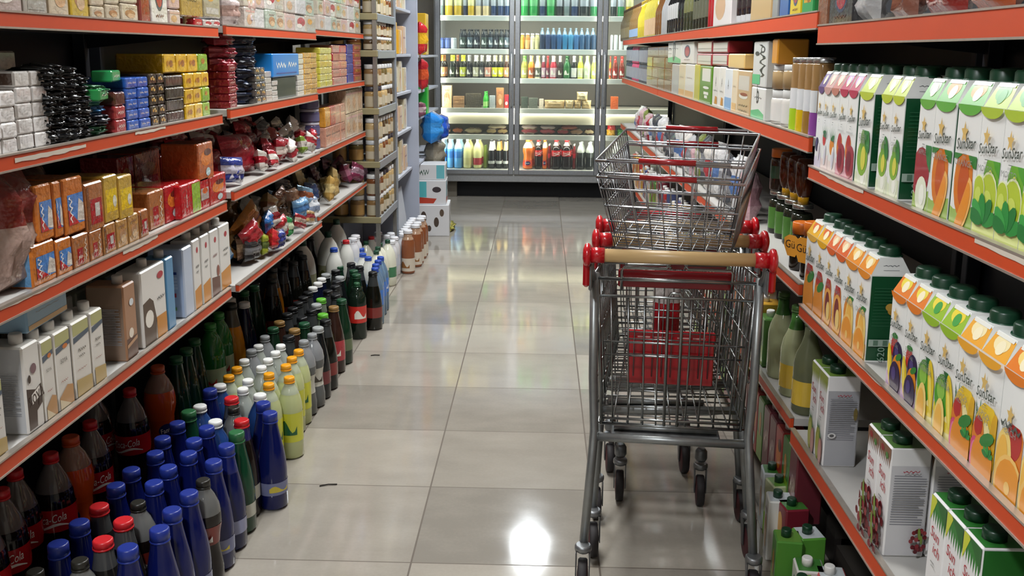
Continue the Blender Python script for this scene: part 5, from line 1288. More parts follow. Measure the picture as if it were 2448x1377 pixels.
# top shelf of the middle and far units: clear wrapped sweets
rk2 = random.Random(5)
CLR = [('#c2b8b0', 'pink_cookie'), ('#c9c3bd', 'redwhite'), ('#bdb4a4', 'cookie'), ('#c8c4c4', 'plain'), ('#b9ad9d', 'orange_dot'), ('#c4a9a4', 'pink_cookie'), ('#a9b3a4', 'cookie')]
for E, xa, xb, n, hs in ((A2, 590, 756, 7, 3), (A3, 764, 862, 7, 4)):
    xs = [xa + (xb - xa) * i / n for i in range(n + 1)]
    for i in range(n):
        z0 = 0
        for j in range(hs):
            c = CLR[(i * 3 + j * 2) % len(CLR)]
            X, a, b = E.span(xs[i], xs[i + 1], 0, .05); hh = .075
            place('sweets_pack', pack(b - a - .004, .09, hh, c[0], c[1], 'film'), (X - rk2.uniform(0, .01), (a + b) / 2, E.z - .0035 + z0), PI / 2, 'pack', 'clear wrapped sweets pack', E.nm, 'clear sweets packs'); z0 += hh + .001
A2.put('sweets_bag', bag(.12, .14, .09, '#cfc6d2', '#c4a69c', seed=3), 552, 590, 'bag', 'clear bag of white sweets', off=.055)
A2.put('sweets_bag', bag(.10, .11, .07, '#b9a9a6', '#a88a80', seed=4), 530, 551, 'bag', 'clear bag of pink sweets', off=.05)
# third shelf, near unit: wafers and biscuits
C1.put('crisps_bag', bag(.16, .25, .10, '#7c261e', '#b09488', seed=2, band=(.05, .5)), -45, 66, 'bag', 'large brown and red crisps bag', off=.055, zm=.1)
C1.put('crisps_bag', bag(.14, .24, .09, '#3a201c', seed=1), 36, 88, 'bag', 'dark brown snack bag', off=.16, zm=.1)
gC = 'wafer and biscuit packs'
def c1(x0, x1, yt, yb, c, d, lk, side=None, sc=None, off=0.0, dp=.12):
    X, a, b = C1.span(x0, x1, off, .1 if yb is None else .16); dz = 0 if yb is None else zat(yb, X, (a + b) / 2) - C1.z
    h = zat(yt, X, (a + b) / 2) - C1.z - dz
    place('biscuit_pack', pack(b - a - .003, dp, h, c, d, 'film', sidecol=sc), (X, (a + b) / 2, C1.z - .0035 + dz), PI / 2, 'pack', lk, C1.nm, gC)
low = [(70, 128, 576, '#c9732c', 'wafer_blue', 'orange wafer box with blue side', '#5a84a8'), (129, 168, 566, '#c9732c', 'wafer_blue', 'orange and blue wafer box', '#c9732c'), (170, 209, 556, '#a8683a', 'gold_red2', 'gold and red biscuit pack', None), (210, 241, 545, '#a8683a', 'gold_red2', 'gold and red biscuit pack', None),
       (243, 274, 530, '#b07a44', 'gold_red', 'gold pack with red label', None), (275, 302, 520, '#b58548', 'cookie', 'gold pack with grey label', None), (303, 329, 508, '#b58548', 'cookie', 'gold pack with grey label', None), (330, 352, 498, '#a8683a', 'gold_red', 'gold pack with red label', None)]
for x0, x1, yt, c, d, lk, sc in low: c1(x0, x1, yt, None, c, d, lk + ', lower row', sc=sc)
for x0, x1, yt, yb, c, d, lk, sc in ((86, 126, 437, 570, '#c9732c', 'wafer_blue', 'orange wafer box', '#b8642a'), (128, 149, 430, 562, '#c9732c', 'wafer_blue', 'slim orange wafer box', '#c9732c'), (151, 200, 421, 553, '#c9732c', 'wafer_blue', 'wide orange wafer box', '#6a8aa8'), (202, 246, 432, 548, '#a8683a', 'gold_red', 'gold pack with red label', None),
        (247, 281, 415, 526, '#c09a3c', 'gold_yellow', 'gold pack with yellow label', None), (282, 316, 416, 518, '#c09a3c', 'gold_yellow', 'gold pack with yellow label', None)):
    c1(x0, x1, yt, yb, c, d, lk + ', upper row', sc=sc)
for x0, x1, yt, c, d, lk in ((354, 391, 452, '#a8683a', 'gold_red2', 'tall gold and red pack'), (392, 429, 438, '#b01c22', 'red_orange', 'red box with orange biscuit'), (430, 498, 430, '#b3161f', 'dewela', 'wide red pack with green stripe and white writing'), (499, 539, 414, '#b3261f', 'red_orange', 'red and orange pack at the shelf end')):
    c1(x0, x1, yt, None, c, d, lk, off=.02 if x0 < 420 else 0)
c1(474, 510, 338, 428, '#b05a2a', 'red_orange', 'orange and red pack standing on the red pack')
for x0, x1, yt, lk in ((285, 322, 372, 'far left'), (326, 384, 358, 'wide'), (388, 418, 366, 'slim'), (420, 470, 352, 'far')):
    c1(x0, x1, yt, None, '#8a2a2a' if lk != 'wide' else '#94462c', 'darkred', 'tall dark red biscuit pack at the back, ' + {'far left': 'left one', 'wide': 'wide one', 'slim': 'slim one', 'far': 'last one'}[lk], off=.2)
# third shelf, middle and far units: heaps of bags
def heap(E, lst, seed):
    r_ = random.Random(seed)
    for i, (px, py, w, h, c, c2, lk, off) in enumerate(lst):
        X = E.X - off; y = Yat(px, X, E.z + .08); z = max(E.z + .012, zat(py, X, y) - h * .45)
        place('snack_bag', bag(w, h, min(w, h) * .55, c, c2, m='film' if i % 3 else 'foil', seed=i % 6), (X, y, z), 0, 'bag', lk, E.nm, 'heaped snack bags', rot=(r_.uniform(-.35, .1), r_.uniform(-.45, .45), PI / 2 + r_.uniform(-.4, .4)))
RD = '#9a1c2a'
heap(C2, [(575, 408, .26, .15, '#a01a2c', None, 'big red crisps bag', .10), (552, 420, .12, .09, '#2c3a86', '#b9b6c4', 'blue and white small bag', .05), (560, 445, .1, .07, '#c4c2cc', '#2c3a86', 'white and blue small bag', .04), (640, 385, .13, .1, '#a3222e', '#6d1620', 'red foil bag', .08),
    (665, 372, .13, .1, '#8f1f2a', '#c4b5ac', 'red and cream bag', .07), (690, 360, .12, .09, '#9a2030', None, 'crimson bag', .06), (625, 405, .1, .08, '#d2ccc4', '#9a1c2a', 'white and red bag', .04), (655, 400, .1, .07, '#a12a34', '#d2ccc4', 'red bag with pale band', .03), (700, 378, .1, .08, '#d6d0c8', '#9a2a34', 'white bag with red band', .04),
    (722, 366, .1, .08, '#7d9a3a', '#d2ccc4', 'green and white bag', .04), (738, 352, .1, .08, '#d6d0c8', '#9a2a34', 'white bag with red band', .05), (715, 335, .11, .09, '#a5222e', '#d2ccc4', 'red bag with pale band', .10), (685, 325, .12, .09, '#cfc9c2', '#55585c', 'silver white bag', .12), (655, 335, .12, .1, '#a33a30', None, 'brick red bag', .14),
    (630, 320, .13, .1, '#3a3a3e', '#8a8a8c', 'black and grey bag', .18), (665, 308, .12, .09, '#b9b3a6', '#5a5a5a', 'pale grey bag', .18), (700, 305, .12, .09, '#d9d6d0', None, 'crumpled white bag', .16), (610, 345, .14, .11, '#7a1a24', None, 'dark crimson bag', .2), (590, 330, .15, .12, '#5a1a1e', None, 'maroon bag', .24), (570, 350, .15, .12, '#6a1a20', None, 'deep red bag', .25),
    (745, 330, .1, .08, '#b5323c', None, 'small red bag', .1), (728, 318, .1, .08, '#c9c4bd', '#9a2a34', 'white bag with red band', .14)], 3)
for j in range(4):
    X, a, b = C3.span(766, 778, .02, .1); place('sweets_tub', jar(.066, .05, '#4a4466', '#b9b6c4', (.1, .6, '#5d5a7c'), simple=False), (X - .05, 4.72, C3.z - .0035 + j * .0665), 0, 'tub', 'violet sweets tub', C3.nm, 'violet sweets tubs')
C3.stack('biscuit_pack', 779, 826, 250, 2, 4, '#c08a74', 'pink_gold', 'pack', 'pink and cream biscuit pack', d=.1, group='pink biscuit packs', alt={(0, 1): ('#c98a2c', 'plain', 'orange biscuit pack'), (1, 1): ('#b5564c', 'pink_gold', 'red pink biscuit pack')})
C3.stack('biscuit_pack', 829, 868, 210, 2, 3, '#c4ad94', 'pink_cookie', 'pack', 'tall pale biscuit pack', d=.1, group='pale biscuit packs')
heap(D2, [(600, 535, .25, .10, '#c07a22', '#a8651c', 'long amber crisps bag', .10), (565, 505, .16, .12, '#6a4a24', None, 'brown snack bag', .2), (640, 500, .13, .12, '#a98a5a', '#8a5a34', 'tan snack bag', .12), (655, 520, .1, .09, '#d0cac2', '#9a2a34', 'white and red bag', .06), (610, 560, .13, .08, '#a8202a', '#8a1a22', 'red snack bag', .05),
    (650, 575, .14, .08, '#b8242c', None, 'bright red snack bag', .03), (672, 545, .1, .09, '#a8242c', '#d0cac2', 'red bag with pale band', .05), (688, 560, .08, .09, '#2a7a44', '#b9c4a4', 'green bag', .04), (640, 530, .1, .07, '#2a6ab0', None, 'small blue bag', .07), (590, 590, .14, .09, '#7a5a44', '#a98a6a', 'brown and cream bag', .08),
    (570, 620, .12, .1, '#2a2a2c', None, 'black snack bag', .12), (600, 630, .12, .08, '#24262a', '#6a6a6c', 'black and grey bag', .06), (625, 600, .08, .08, '#a8b43a', '#5a6a34', 'lime green bag', .05), (665, 590, .1, .07, '#2a3a86', None, 'deep blue bag', .02), (720, 500, .13, .09, '#6a9ac4', '#3a6a9c', 'light blue bag', .06),
    (730, 470, .12, .09, '#8ab0cc', '#b06a4a', 'pale blue bag with orange print', .08), (750, 490, .11, .09, '#8a9ab4', '#d0d4da', 'silver blue bag', .05), (700, 480, .13, .1, '#b58a6a', None, 'copper snack bag', .12), (665, 480, .14, .1, '#8a5a3a', '#b59a7a', 'bronze snack bag', .16), (748, 460, .12, .1, '#24406a', None, 'dark blue bag', .12),
    (740, 520, .1, .06, '#b09060', '#8a2a34', 'cream and red bag', .03), (715, 530, .09, .06, '#9a2a34', '#c4b0a0', 'dull red bag', .03), (600, 500, .15, .1, '#8a8a86', None, 'grey clear bag', .16)], 4)
heap(D3, [(800, 440, .09, .16, '#c9ae74', '#a98a4c', 'bundle bag of straw coloured noodles', .05), (785, 455, .09, .14, '#b5914f', '#d0b77c', 'straw coloured noodle bag', .04), (830, 410, .18, .12, '#6a2440', '#8a5468', 'large plum red bag', .08), (850, 425, .14, .11, '#7a2a4a', '#a88a9a', 'plum and silver bag', .06), (862, 405, .12, .11, '#2a2a30', '#d0d0d4', 'black and white bag', .10),
    (815, 400, .14, .12, '#5a2034', None, 'dark plum bag', .16), (790, 420, .12, .14, '#3a3438', None, 'dark grey bag', .18), (868, 440, .1, .08, '#b58ab4', None, 'lilac bag', .05)], 5)
rh = random.Random(31)
def back_heap(E, y0, y1, n, pal):
    for i in range(n):
        c = pal[rh.randrange(len(pal))]; wv, hv = rh.uniform(.11, .17), rh.uniform(.09, .13); lay = i % 3
        place('snack_bag', bag(wv, hv, .06, c[0], c[1], m='film' if i % 2 else 'foil', seed=i % 6, nu=11), (E.X - (.13, .22, .31)[lay] + rh.uniform(-.02, .02), y0 + (y1 - y0) * (i + .5) / n, E.z + (.012, .055, .09)[lay]), 0, 'bag', c[2] + ' at the back', E.nm, 'heaped snack bags', rot=(rh.uniform(-.5, -.1), rh.uniform(-.4, .4), PI / 2 + rh.uniform(-.4, .4)))
back_heap(C2, 3.22, 4.36, 26, [('#8f1f2a', '#c9beb4', 'red and cream bag'), ('#a5222e', None, 'red bag'), ('#6a1a20', None, 'maroon bag'), ('#cfc9c2', '#8a2a30', 'white and red bag'), ('#3a3234', '#8a8684', 'dark grey bag')])
back_heap(D2, 3.22, 4.36, 26, [('#a8733a', '#c9a064', 'tan bag'), ('#5a4430', None, 'brown bag'), ('#3f6a94', '#9ab4c9', 'blue bag'), ('#8a8884', None, 'grey bag'), ('#9a2a2c', '#d0c0a4', 'red bag'), ('#2a2c30', None, 'black bag')])
back_heap(D3, 4.62, 5.7, 12, [('#4a2434', None, 'plum bag'), ('#3a3436', None, 'dark grey bag'), ('#a08a5a', '#c9b88a', 'straw bag')])
# fourth shelf, near unit: milk and soya cartons
D1.item('drink_carton', -20, 13, 905, '#d6d2cc', 'milk_blank', 'drink carton', 'white and brown carton at the near end', d=.07, m='carton')
def dcart(x0, x1, h, c, d, lk, side=None, sc=None, cap='#dedbd5', off=0.0, dp=.07, rot=0.0):
    X, a, b = D1.span(x0, x1, off, .11)
    place('drink_carton', pack(b - a - .003, dp, h, c, d, 'carton', side=side, cap=cap, sidecol=sc), (X, (a + b) / 2, D1.z - .0035), PI / 2 + rot, 'drink carton', lk, D1.nm, 'milk and soya cartons')
dcart(58, 99, .215, '#dcd8d2', 'choco', 'white carton with brown splash and grey text side', side='info_grey', sc='#b5b5b6', dp=.10)
for i, (x0, x1, d) in enumerate(((100, 131, 'soya'), (132, 171, 'soya'), (174, 216, 'milk_blank'), (218, 249, 'milk_blank'))):
    dcart(x0, x1, .205, '#d9d4cc', d, 'olive topped white soya carton' if d == 'soya' else 'olive topped white oat carton', sc='#a9a6a4' if i == 2 else '#d0ccc6')
dcart(298, 327, .225, '#a57a5c', 'brown_cart', 'brown milk carton with dark folded top', side='info_grey', sc='#8a7362', cap='#cfc9c2', dp=.10)
dcart(340, 397, .235, '#dedad4', 'coconut', 'white coconut carton with orange foot', dp=.07)
dcart(399, 418, .235, '#5a8fb8', 'plain', 'slim blue carton')
dcart(440, 462, .215, '#b9c4d6', 'plain', 'light blue box with printed side', side='info_blue', sc='#a9b8d2', cap=None, dp=.11)
for x0, x1, d, lk in ((463, 481, 'alp_orange', 'tall white carton with orange foot'), (483, 503, 'alp_orange', 'tall white carton with orange foot'), (504, 525, 'alp_brown', 'tall white carton with brown foot'), (526, 551, 'alp_orange', 'tall white carton with orange foot')):
    dcart(x0, x1, .245, '#dedbd6', d, lk)
for i in range(8):
    y = 1.95 + i * .085
    place('drink_carton', pack(.068, .07, .20, '#6a6a5c' if i % 2 else '#8a8a86', 'plain', 'carton', cap='#a9a6a2', capx=0), (XL1 - .15, y, D1.z - .0035), PI / 2, 'drink carton', 'grey capped carton in the back row', D1.nm, 'back row cartons')
place('milk_box', pack(.19, .07, .062, '#8fb4cf', 'grain_cream', 'carton'), (XL1 - .03, 1.98, D1.z + .205), PI / 2, 'drink carton', 'light blue carton lying across the carton tops', D1.nm, rot=(0, -.0, PI / 2 + .05))

# ================================================================== LEFT SIDE, bottles on the floor and on the low base shelf
FL_ITEMS = []       # [x, y, z0, r, parts, look, where, group, name]
def fb(kind, px, py, zone='auto', hh=None):
    h, r, parts, look, grp = BT[kind]()
    z0 = 0.0; p = onZ(px, py, h)
    if zone == 'base' or (zone == 'auto' and p.x < -1.20): z0 = .12; p = onZ(px, py, h + .12); zone = 'base'
    else: zone = 'floor'
    FL_ITEMS.append([p.x, p.y, z0, r, parts, look, 'on the floor at the left' if z0 == 0 else 'on the low shelf under the left unit', grp])
BT = {
 'blue': lambda: (.33, .047, bottle('taper', .33, .0485, '#0e1650', '#22348a', (.17, .30, '#6f7498'), above='#141f66', cap_h=.09, motif='#c4b23c'), 'tapered deep blue bottle', 'tapered blue bottles'),
 'bluelow': lambda: (.33, .047, bottle('taper', .33, .0485, '#0e164a', '#22348a', (.17, .30, '#8f94b4'), fill=.75, above='#141f66', cap_h=.09), 'tapered blue bottle with blue cap', 'tapered blue bottles'),
 'greent': lambda: (.33, .047, bottle('taper', .33, .0485, '#14402a', '#2f6a40', (.17, .30, '#b9b9ac'), cap_h=.09), 'tapered dark green bottle', 'tapered green bottles'),
 'malt_red': lambda: (.33, .047, bottle('taper', .33, .0485, '#201814', '#c41f24', (.20, .34, '#b5b2a6'), fill=.80, above='#2e2a62'), 'dark tapered bottle with red cap', 'red capped dark bottles'),
 'dark_red': lambda: (.32, .047, bottle('taper', .32, .0485, '#1f1d1c', '#c8242a', None, fill=.78, above='#4a4a4a'), 'clear and black bottle with red cap', 'red capped dark bottles'),
 'cola_zero': lambda: (.32, .045, bottle('waist', .32, .045, '#17100e', '#26241f', (.42, .60, '#7a2a22'), fill=.70, above='#6a6a68', motif='#c9c4bb'), 'cola bottle with black cap', 'black capped cola bottles'),
 'cola': lambda: (.345, .052, bottle('cola', .345, .052, '#140c0b', '#b3161c', (.42, .60, '#b0161c'), fill=.72, above='#5c5654', text='cola'), 'large cola bottle with red label', 'cola bottles'),
 'fanta': lambda: (.345, .052, bottle('waist', .345, .052, '#c9501a', '#b3461a', (.28, .48, '#c24a1c'), fill=.76, above='#8a6a5c', text='fanta'), 'large orange soda bottle', 'orange soda bottles'),
 'water_w': lambda: (.31, .050, bottle('round', .31, .051, '#1c4a8c', '#e4e4e2', (.30, .52, '#9aa9c4'), fill=.58, above='#23427c', motif='#d8d8d4'), 'blue bottle with white cap', 'white capped blue bottles'),
 'clear_w': lambda: (.31, .043, bottle('round', .31, .044, '#a9b0a4', '#e6e6e4', (.25, .52, '#cfd2c4'), fill=.70, above='#9ea39c', motif='#3a3a3a'), 'clear soda bottle with white cap', 'white capped clear bottles'),
 'clear_o': lambda: (.31, .044, bottle('round', .31, .045, '#b9bf8a', '#eba01c', (.22, .58, '#c9c93a'), fill=.80, above='#b4bba2', motif='#1f5a34'), 'pale lemon soda bottle with orange cap', 'orange capped lemon bottles'),
 'grey': lambda: (.32, .046, bottle('waist', .32, .047, '#5a5c5c', '#8e9092', (.30, .55, '#c4c2b8'), fill=.66, above='#85878a', motif='#3a332a'), 'clear dark bottle with grey cap', 'grey capped bottles'),
 'darkg': lambda: (.32, .047, bottle('taper', .32, .0485, '#15181a', '#9fa2a2', (.22, .40, '#6a2a2c')), 'black bottle with grey cap', 'grey capped black bottles'),
 'dark': lambda: (.32, .047, bottle('taper', .32, .0485, '#14140f', '#17181a', (.22, .40, '#7a2a26'), fill=.76, above='#3b3d3e'), 'dark malt bottle with black cap', 'black capped dark bottles'),
 'darkgreen': lambda: (.32, .047, bottle('taper', .32, .0485, '#16301f', '#1d4a30', (.22, .40, '#5a6a4a')), 'dark bottle with green cap', 'green capped dark bottles'),
 'lime': lambda: (.32, .047, bottle('taper', .32, .0485, '#3a1d16', '#5fae34', (.25, .62, '#8fb84a'), fill=.8, above='#6f7a6a'), 'brown bottle with bright green cap', 'bright green capped bottles'),
 'brownc': lambda: (.32, .047, bottle('taper', .32, .0485, '#33201a', '#8a6a3c', (.2, .5, '#a4323a'), motif='#e2ddd4'), 'brown bottle with tan cap', 'tan capped brown bottles'),
 'navyw': lambda: (.32, .046, bottle('taper', .32, .047, '#10152e', '#e2e2e0', (.2, .4, '#3a3f5c')), 'navy bottle with white cap', 'white capped navy bottles'),
 'orangej': lambda: (.34, .052, bottle('taper', .34, .052, '#cf861a', '#1d1c1a', None, fill=.72, above='#5a564c'), 'orange drink bottle with black cap', 'orange drink bottles'),
 'green2': lambda: (.34, .052, bottle('round', .34, .052, '#1f6a2c', '#2f7d34', (.25, .50, '#b5c4a6'), motif='#c43a34'), 'large bright green soda bottle', 'large green soda bottles'),
 'greendark': lambda: (.33, .045, bottle('taper', .33, .045, '#123222', '#1d5a34', None), 'tall dark green bottle', 'tall dark green bottles'),
 'malt_lab': lambda: (.30, .048, bottle('wide', .30, .048, '#16231a', '#2a5a3a', (.30, .60, '#c43028'), cap_r=.016, motif='#e2ded4'), 'dark green bottle with red label', 'red labelled green bottles'),
 'water': lambda: (.32, .046, bottle('round', .32, .046, '#a9cdec', '#2a4fb0', (.35, .62, '#3f7ad0'), bmat='clearpet', motif='#cfdcee'), 'clear blue water bottle', 'water bottles'),
 'doogh': lambda: (.30, .048, bottle('round', .30, .048, '#d9dad4', '#2f55b5', (.3, .55, '#c9d2d8'), motif='#4a7ab4'), 'white yogurt drink bottle with blue cap', 'blue capped yogurt drink bottles'),
 'doogh_g': lambda: (.30, .055, bottle('jug', .30, .055, '#dcdccb', '#1d4a34', (.2, .42, '#3f7a54')), 'white yogurt drink bottle with green cap', 'green capped yogurt drink bottles'),
 'doogh_r': lambda: (.28, .046, bottle('round', .28, .046, '#dadad4', '#c4242c', None), 'white yogurt drink bottle with red cap', 'red capped yogurt drink bottles'),
 'milkjug': lambda: (.36, .068, bottle('jug', .36, .068, '#d8d8d0', '#1f4632', (.18, .48, '#a8a684'), motif='#6a6a3c', cap_h=.08), 'large white milk jug', 'large milk jugs'),
 'milkw': lambda: (.26, .042, bottle('wide', .26, .042, '#d2d2d6', '#e6e6ea', (.25, .55, '#c4c9d6')), 'white bottle with wide white cap', 'white capped white bottles'),
 'brownjuice': lambda: (.30, .047, bottle('wide', .30, .047, '#8a5234', '#dedee2', (.06, .36, '#cfc4b4'), fill=.78, above='#a98a72', motif='#8a5a2c'), 'brown juice bottle with wide white cap', 'brown juice bottles'),
}
for k, lst in {
 'blue': [(115, 1300), (165, 1250), (370, 1265), (408, 1222), (258, 1160), (365, 1155), (450, 1178), (510, 1102), (400, 1118), (383, 1082), (438, 1082), (372, 1046), (468, 1046), (303, 1122), (418, 1004), (497, 1012), (602, 972), (628, 985), (492, 930), (305, 1290)],
 'bluelow': [(541, 1064)],
 'greent': [(568, 1028), (438, 975)], 'malt_red': [(592, 1000)], 'dark_red': [(213, 1206), (289, 1246), (240, 1298), (531, 960)],
 'cola_zero': [(484, 1148), (320, 1206), (168, 1330), (56, 1350), (552, 975)],
 'water_w': [(516, 905), (464, 956), (512, 990), (613, 926)],
 'clear_w': [(651, 816), (632, 831), (577, 838), (619, 847), (564, 854), (603, 863), (577, 898), (564, 917)],
 'clear_o': [(689, 837), (676, 853), (663, 869), (647, 885), (657, 902), (629, 919), (545, 885), (535, 902)],
 'grey': [(719, 806), (703, 822), (613, 810), (596, 836)], 'darkg': [(732, 785), (735, 728), (790, 661), (762, 655)],
 'dark': [(686, 731), (676, 744), (697, 718), (708, 707), (718, 697), (757, 757), (765, 700), (775, 712), (784, 690), (800, 672), (740, 742), (833, 635), (846, 640), (815, 650), (700, 760), (668, 805), (845, 652)],
 'darkgreen': [(690, 777), (644, 774), (828, 662), (788, 712), (818, 640), (822, 650)],
 'lime': [(750, 716), (724, 748)], 'brownc': [(769, 734), (682, 793), (660, 770)], 'navyw': [(735, 684), (744, 676), (756, 665), (560, 722)],
 'malt_lab': [(842, 672)],
 'water': [(893, 640), (899, 630), (904, 622), (908, 616)],
 'doogh': [(823, 593), (829, 600), (815, 606), (857, 597), (852, 604), (880, 614), (836, 588)], 'doogh_r': [(832, 574), (889, 564)],
 'doogh_g': [(876, 577), (893, 597), (909, 582), (901, 590), (922, 576)],
 'milkw': [(870, 548), (884, 540), (879, 552), (910, 545), (905, 555), (914, 538), (938, 525), (934, 533), (930, 541), (928, 552), (948, 533), (946, 545), (940, 556), (942, 566), (921, 562), (897, 566), (935, 575)],
 'brownjuice': [(976, 530), (971, 545), (996, 521), (967, 520), (990, 533)],
}.items():
    for px, py in lst: fb(k, px, py)
def lowz(kind, px, py, frac):
    """on the low base shelf, by the height share of the bottle that is seen at this spot"""
    h, r, parts, look, grp = BT[kind](); p = onZ(px, py, .12 + h * frac)
    FL_ITEMS.append([min(p.x, -1.26), p.y, .12, r, parts, look, 'on the low shelf under the left unit', grp])
for px, py in ((320, 1052), (231, 1052), (215, 1153), (144, 1225), (81, 1262), (30, 1312), (4, 1363)): lowz('cola', px, py, .51)
for px, py in ((187, 1242), (401, 1020)): lowz('fanta', px, py, .38)
for k, px, py, fr in (('orangej', 650, 645, .98), ('orangej', 562, 722, .98), ('green2', 522, 752, .98), ('green2', 502, 778, .98), ('greendark', 464, 815, .98), ('greendark', 430, 870, .9), ('greendark', 608, 690, .95), ('greendark', 590, 700, .95),
                      ('dark', 690, 630, .9), ('dark', 715, 615, .9), ('dark', 676, 655, .9), ('dark', 705, 640, .9), ('navyw', 580, 740, .9), ('dark', 627, 685, .95), ('dark', 746, 570, .98), ('dark', 800, 628, .9), ('greendark', 480, 860, .9), ('dark', 660, 690, .9)):
    lowz(k, px, py, fr)
for x_, y_ in ((-1.19, 5.66), (-1.23, 5.28), (-1.34, 5.50), (-1.30, 5.02)):
    h, r, parts, look, grp = BT['milkjug'](); FL_ITEMS.append([x_, y_, .12, r, parts, look, 'on the low shelf under the far left unit', grp])
# let neighbours stand side by side instead of inside one another
for it in range(160):
    for i in range(len(FL_ITEMS)):
        a = FL_ITEMS[i]
        for j in range(i + 1, len(FL_ITEMS)):
            b = FL_ITEMS[j]
            if abs(a[2] - b[2]) > .05: continue
            dx, dy = b[0] - a[0], b[1] - a[1]; d = math.hypot(dx, dy); m = a[3] + b[3] + .0045
            if d < m:
                if d < 1e-5: dx, dy, d = .001, .001, .0014
                k = (m - d) / d * .5
                a[0] -= dx * k * .6; b[0] += dx * k * .6; a[1] -= dy * k; b[1] += dy * k
    for a in FL_ITEMS:
        far = a[1] > 5.6
        if a[2] == 0: a[0] = max(-1.15 if not far else (-1.3 if a[1] < 6.45 else -.965), min(a[0], -.88))
        else: a[0] = min(a[0], (-1.10 if a[1] > 4.6 else -1.215) - a[3]); a[1] = min(a[1], 5.69)
for x, y, z0, r, parts, look, where, grp in FL_ITEMS:
    place('drink_bottle', parts, (x, y, z0 + .001), math.atan2(-y, -x) + PI / 2 + random.uniform(-.5, .5), 'bottle', look, where, grp)

# ================================================================== LEFT SIDE, jar rack, white unit and boxes past the orange rails
RX, RY0, RY1 = -1.0, 5.80, 6.50
RZ = [.47, .82, 1.15, 1.50, 1.72]
def rack():
    P = []
    for xx in (RX - .02, RX - .46):
        for yy in (RY0 + .012, RY1 - .012):
            u = MB('steel'); u.box(xx - .012, yy - .012, 0, xx + .012, yy + .012, 2.2, '#8b8780'); P.append(('upright_post', u, None))
    for z in RZ:
        s = MB('paint'); s.box(RX - .47, RY0 - .005, z - .035, RX - .002, RY0 + .02, z + .004, '#8d8462', bev=.003); s.box(RX - .47, RY0 + .02, z - .02, RX - .01, RY1, z - .003, '#a5a8ac')
        k = len(P); P.append(('rack_shelf', s, None))
        e = MB('steel'); e.box(RX - .01, RY0 + .02, z - .045, RX, RY1, z + .004, '#b9bfc8', bev=.002); P.append(('shelf_edge', e, k))
    b = MB('steel'); b.box(RX - .03, RY1 - .004, 0, RX + .004, RY1 + .012, 2.2, '#a9b0bb'); P.append(('end_panel', b, None))
    return P
place('jar_rack', [(n, m.mesh(n), p) for n, m, p in rack()], (0, 0, 0), cat='shelf', look='open metal rack filled with jars', where='after the orange railed units')
JC = [('#8a6a44', '#d9d9d8'), ('#6a5a34', '#dcdcda'), ('#b59a6a', '#cfd2d6'), ('#7a4a2c', '#e0e0de'), ('#a98a5a', '#3a3640'), ('#c4a878', '#dedede'), ('#54402a', '#d0d2d4')]
rj = random.Random(8)
for li, z in enumerate(RZ):
    tiers = 2 if li != 3 else 2
    lvn = ('on the lowest rack level', 'on the second rack level', 'on the third rack level', 'on the fourth rack level', 'on the highest rack level')[li]
    hh = .135 if li not in (3,) else .089
    for t in range(tiers):
        for i in range(6):
            c = JC[(li * 2 + t * 3 + i // 2) % len(JC)]
            place('food_jar', jar(hh, .046, c[0], c[1], (.15, .5, '#cbbfa8') if (li + i) % 2 else (.1, .58, '#bfb49c')), (RX - .055, RY0 + .07 + i * .107, z - .002 + t * (hh + .001)), rj.uniform(0, 6), 'jar', 'glass jar with %s lid' % ('dark' if c[1] == '#3a3640' else 'white'), lvn, 'jars on the rack')
        for i in range(2):
            c = JC[(li + t * 2 + i) % len(JC)]
            place('food_jar', jar(hh, .046, c[0], c[1], (.1, .58, '#b08a54')), (RX - .16 - i * .105, RY0 + .07, z - .002 + t * (hh + .001)), 0, 'jar', 'front amber jar with %s lid' % ('dark' if c[1] == '#3a3640' else 'white'), lvn, 'jars on the rack')
UX, UY0, UY1 = -1.0, 6.55, 7.30
UZ = [.62, .93, 1.21, 1.48, 1.80]
def white_unit(y0, y1, x, zs, post):
    P = []
    b = MB('paint'); b.box(x - .42, y0, 0, x - .40, y1, 2.05, '#9ea3b0'); P.append(('back_panel', b, None))
    if post:
        q = MB('paint'); q.box(x - .40, y1 - .02, 0, x + .05, y1, 2.02, '#a9b0c2', bev=.003); P.append(('end_panel', q, None))
    for z in zs:
        s = MB('paint'); s.box(x - .40, y0 + .002, z - .02, x, y1 - .022, z, '#aeb2bd', bev=.002); P.append(('shelf', s, None))
    t = MB('paint'); t.box(x - .42, y0, 2.02, x + .05, y1, 2.06, '#c9ccd4', bev=.004); P.append(('top_panel', t, None))
    return P
place('white_shelf_unit', [(n, m.mesh(n), p) for n, m, p in white_unit(UY0, UY1, UX, UZ, True)], (0, 0, 0), cat='shelf', look='white shelf unit with a tall pale end panel', where='next to the jar rack')
place('white_shelf_unit', [(n, m.mesh(n), p) for n, m, p in white_unit(7.34, 9.0, UX + .02, [.62, .98, 1.19, 1.47], False)], (0, 0, 0), cat='shelf', look='second white shelf unit with toys', where='behind the tall pale end panel')
WC = [('#c9bfa4', 'cookie'), ('#d6d2c8', 'plain'), ('#c4b48c', 'grain_cream'), ('#d9d6d0', 'oval'), ('#c9a98a', 'pink_gold'), ('#d2cdbf', 'grain_cream')]
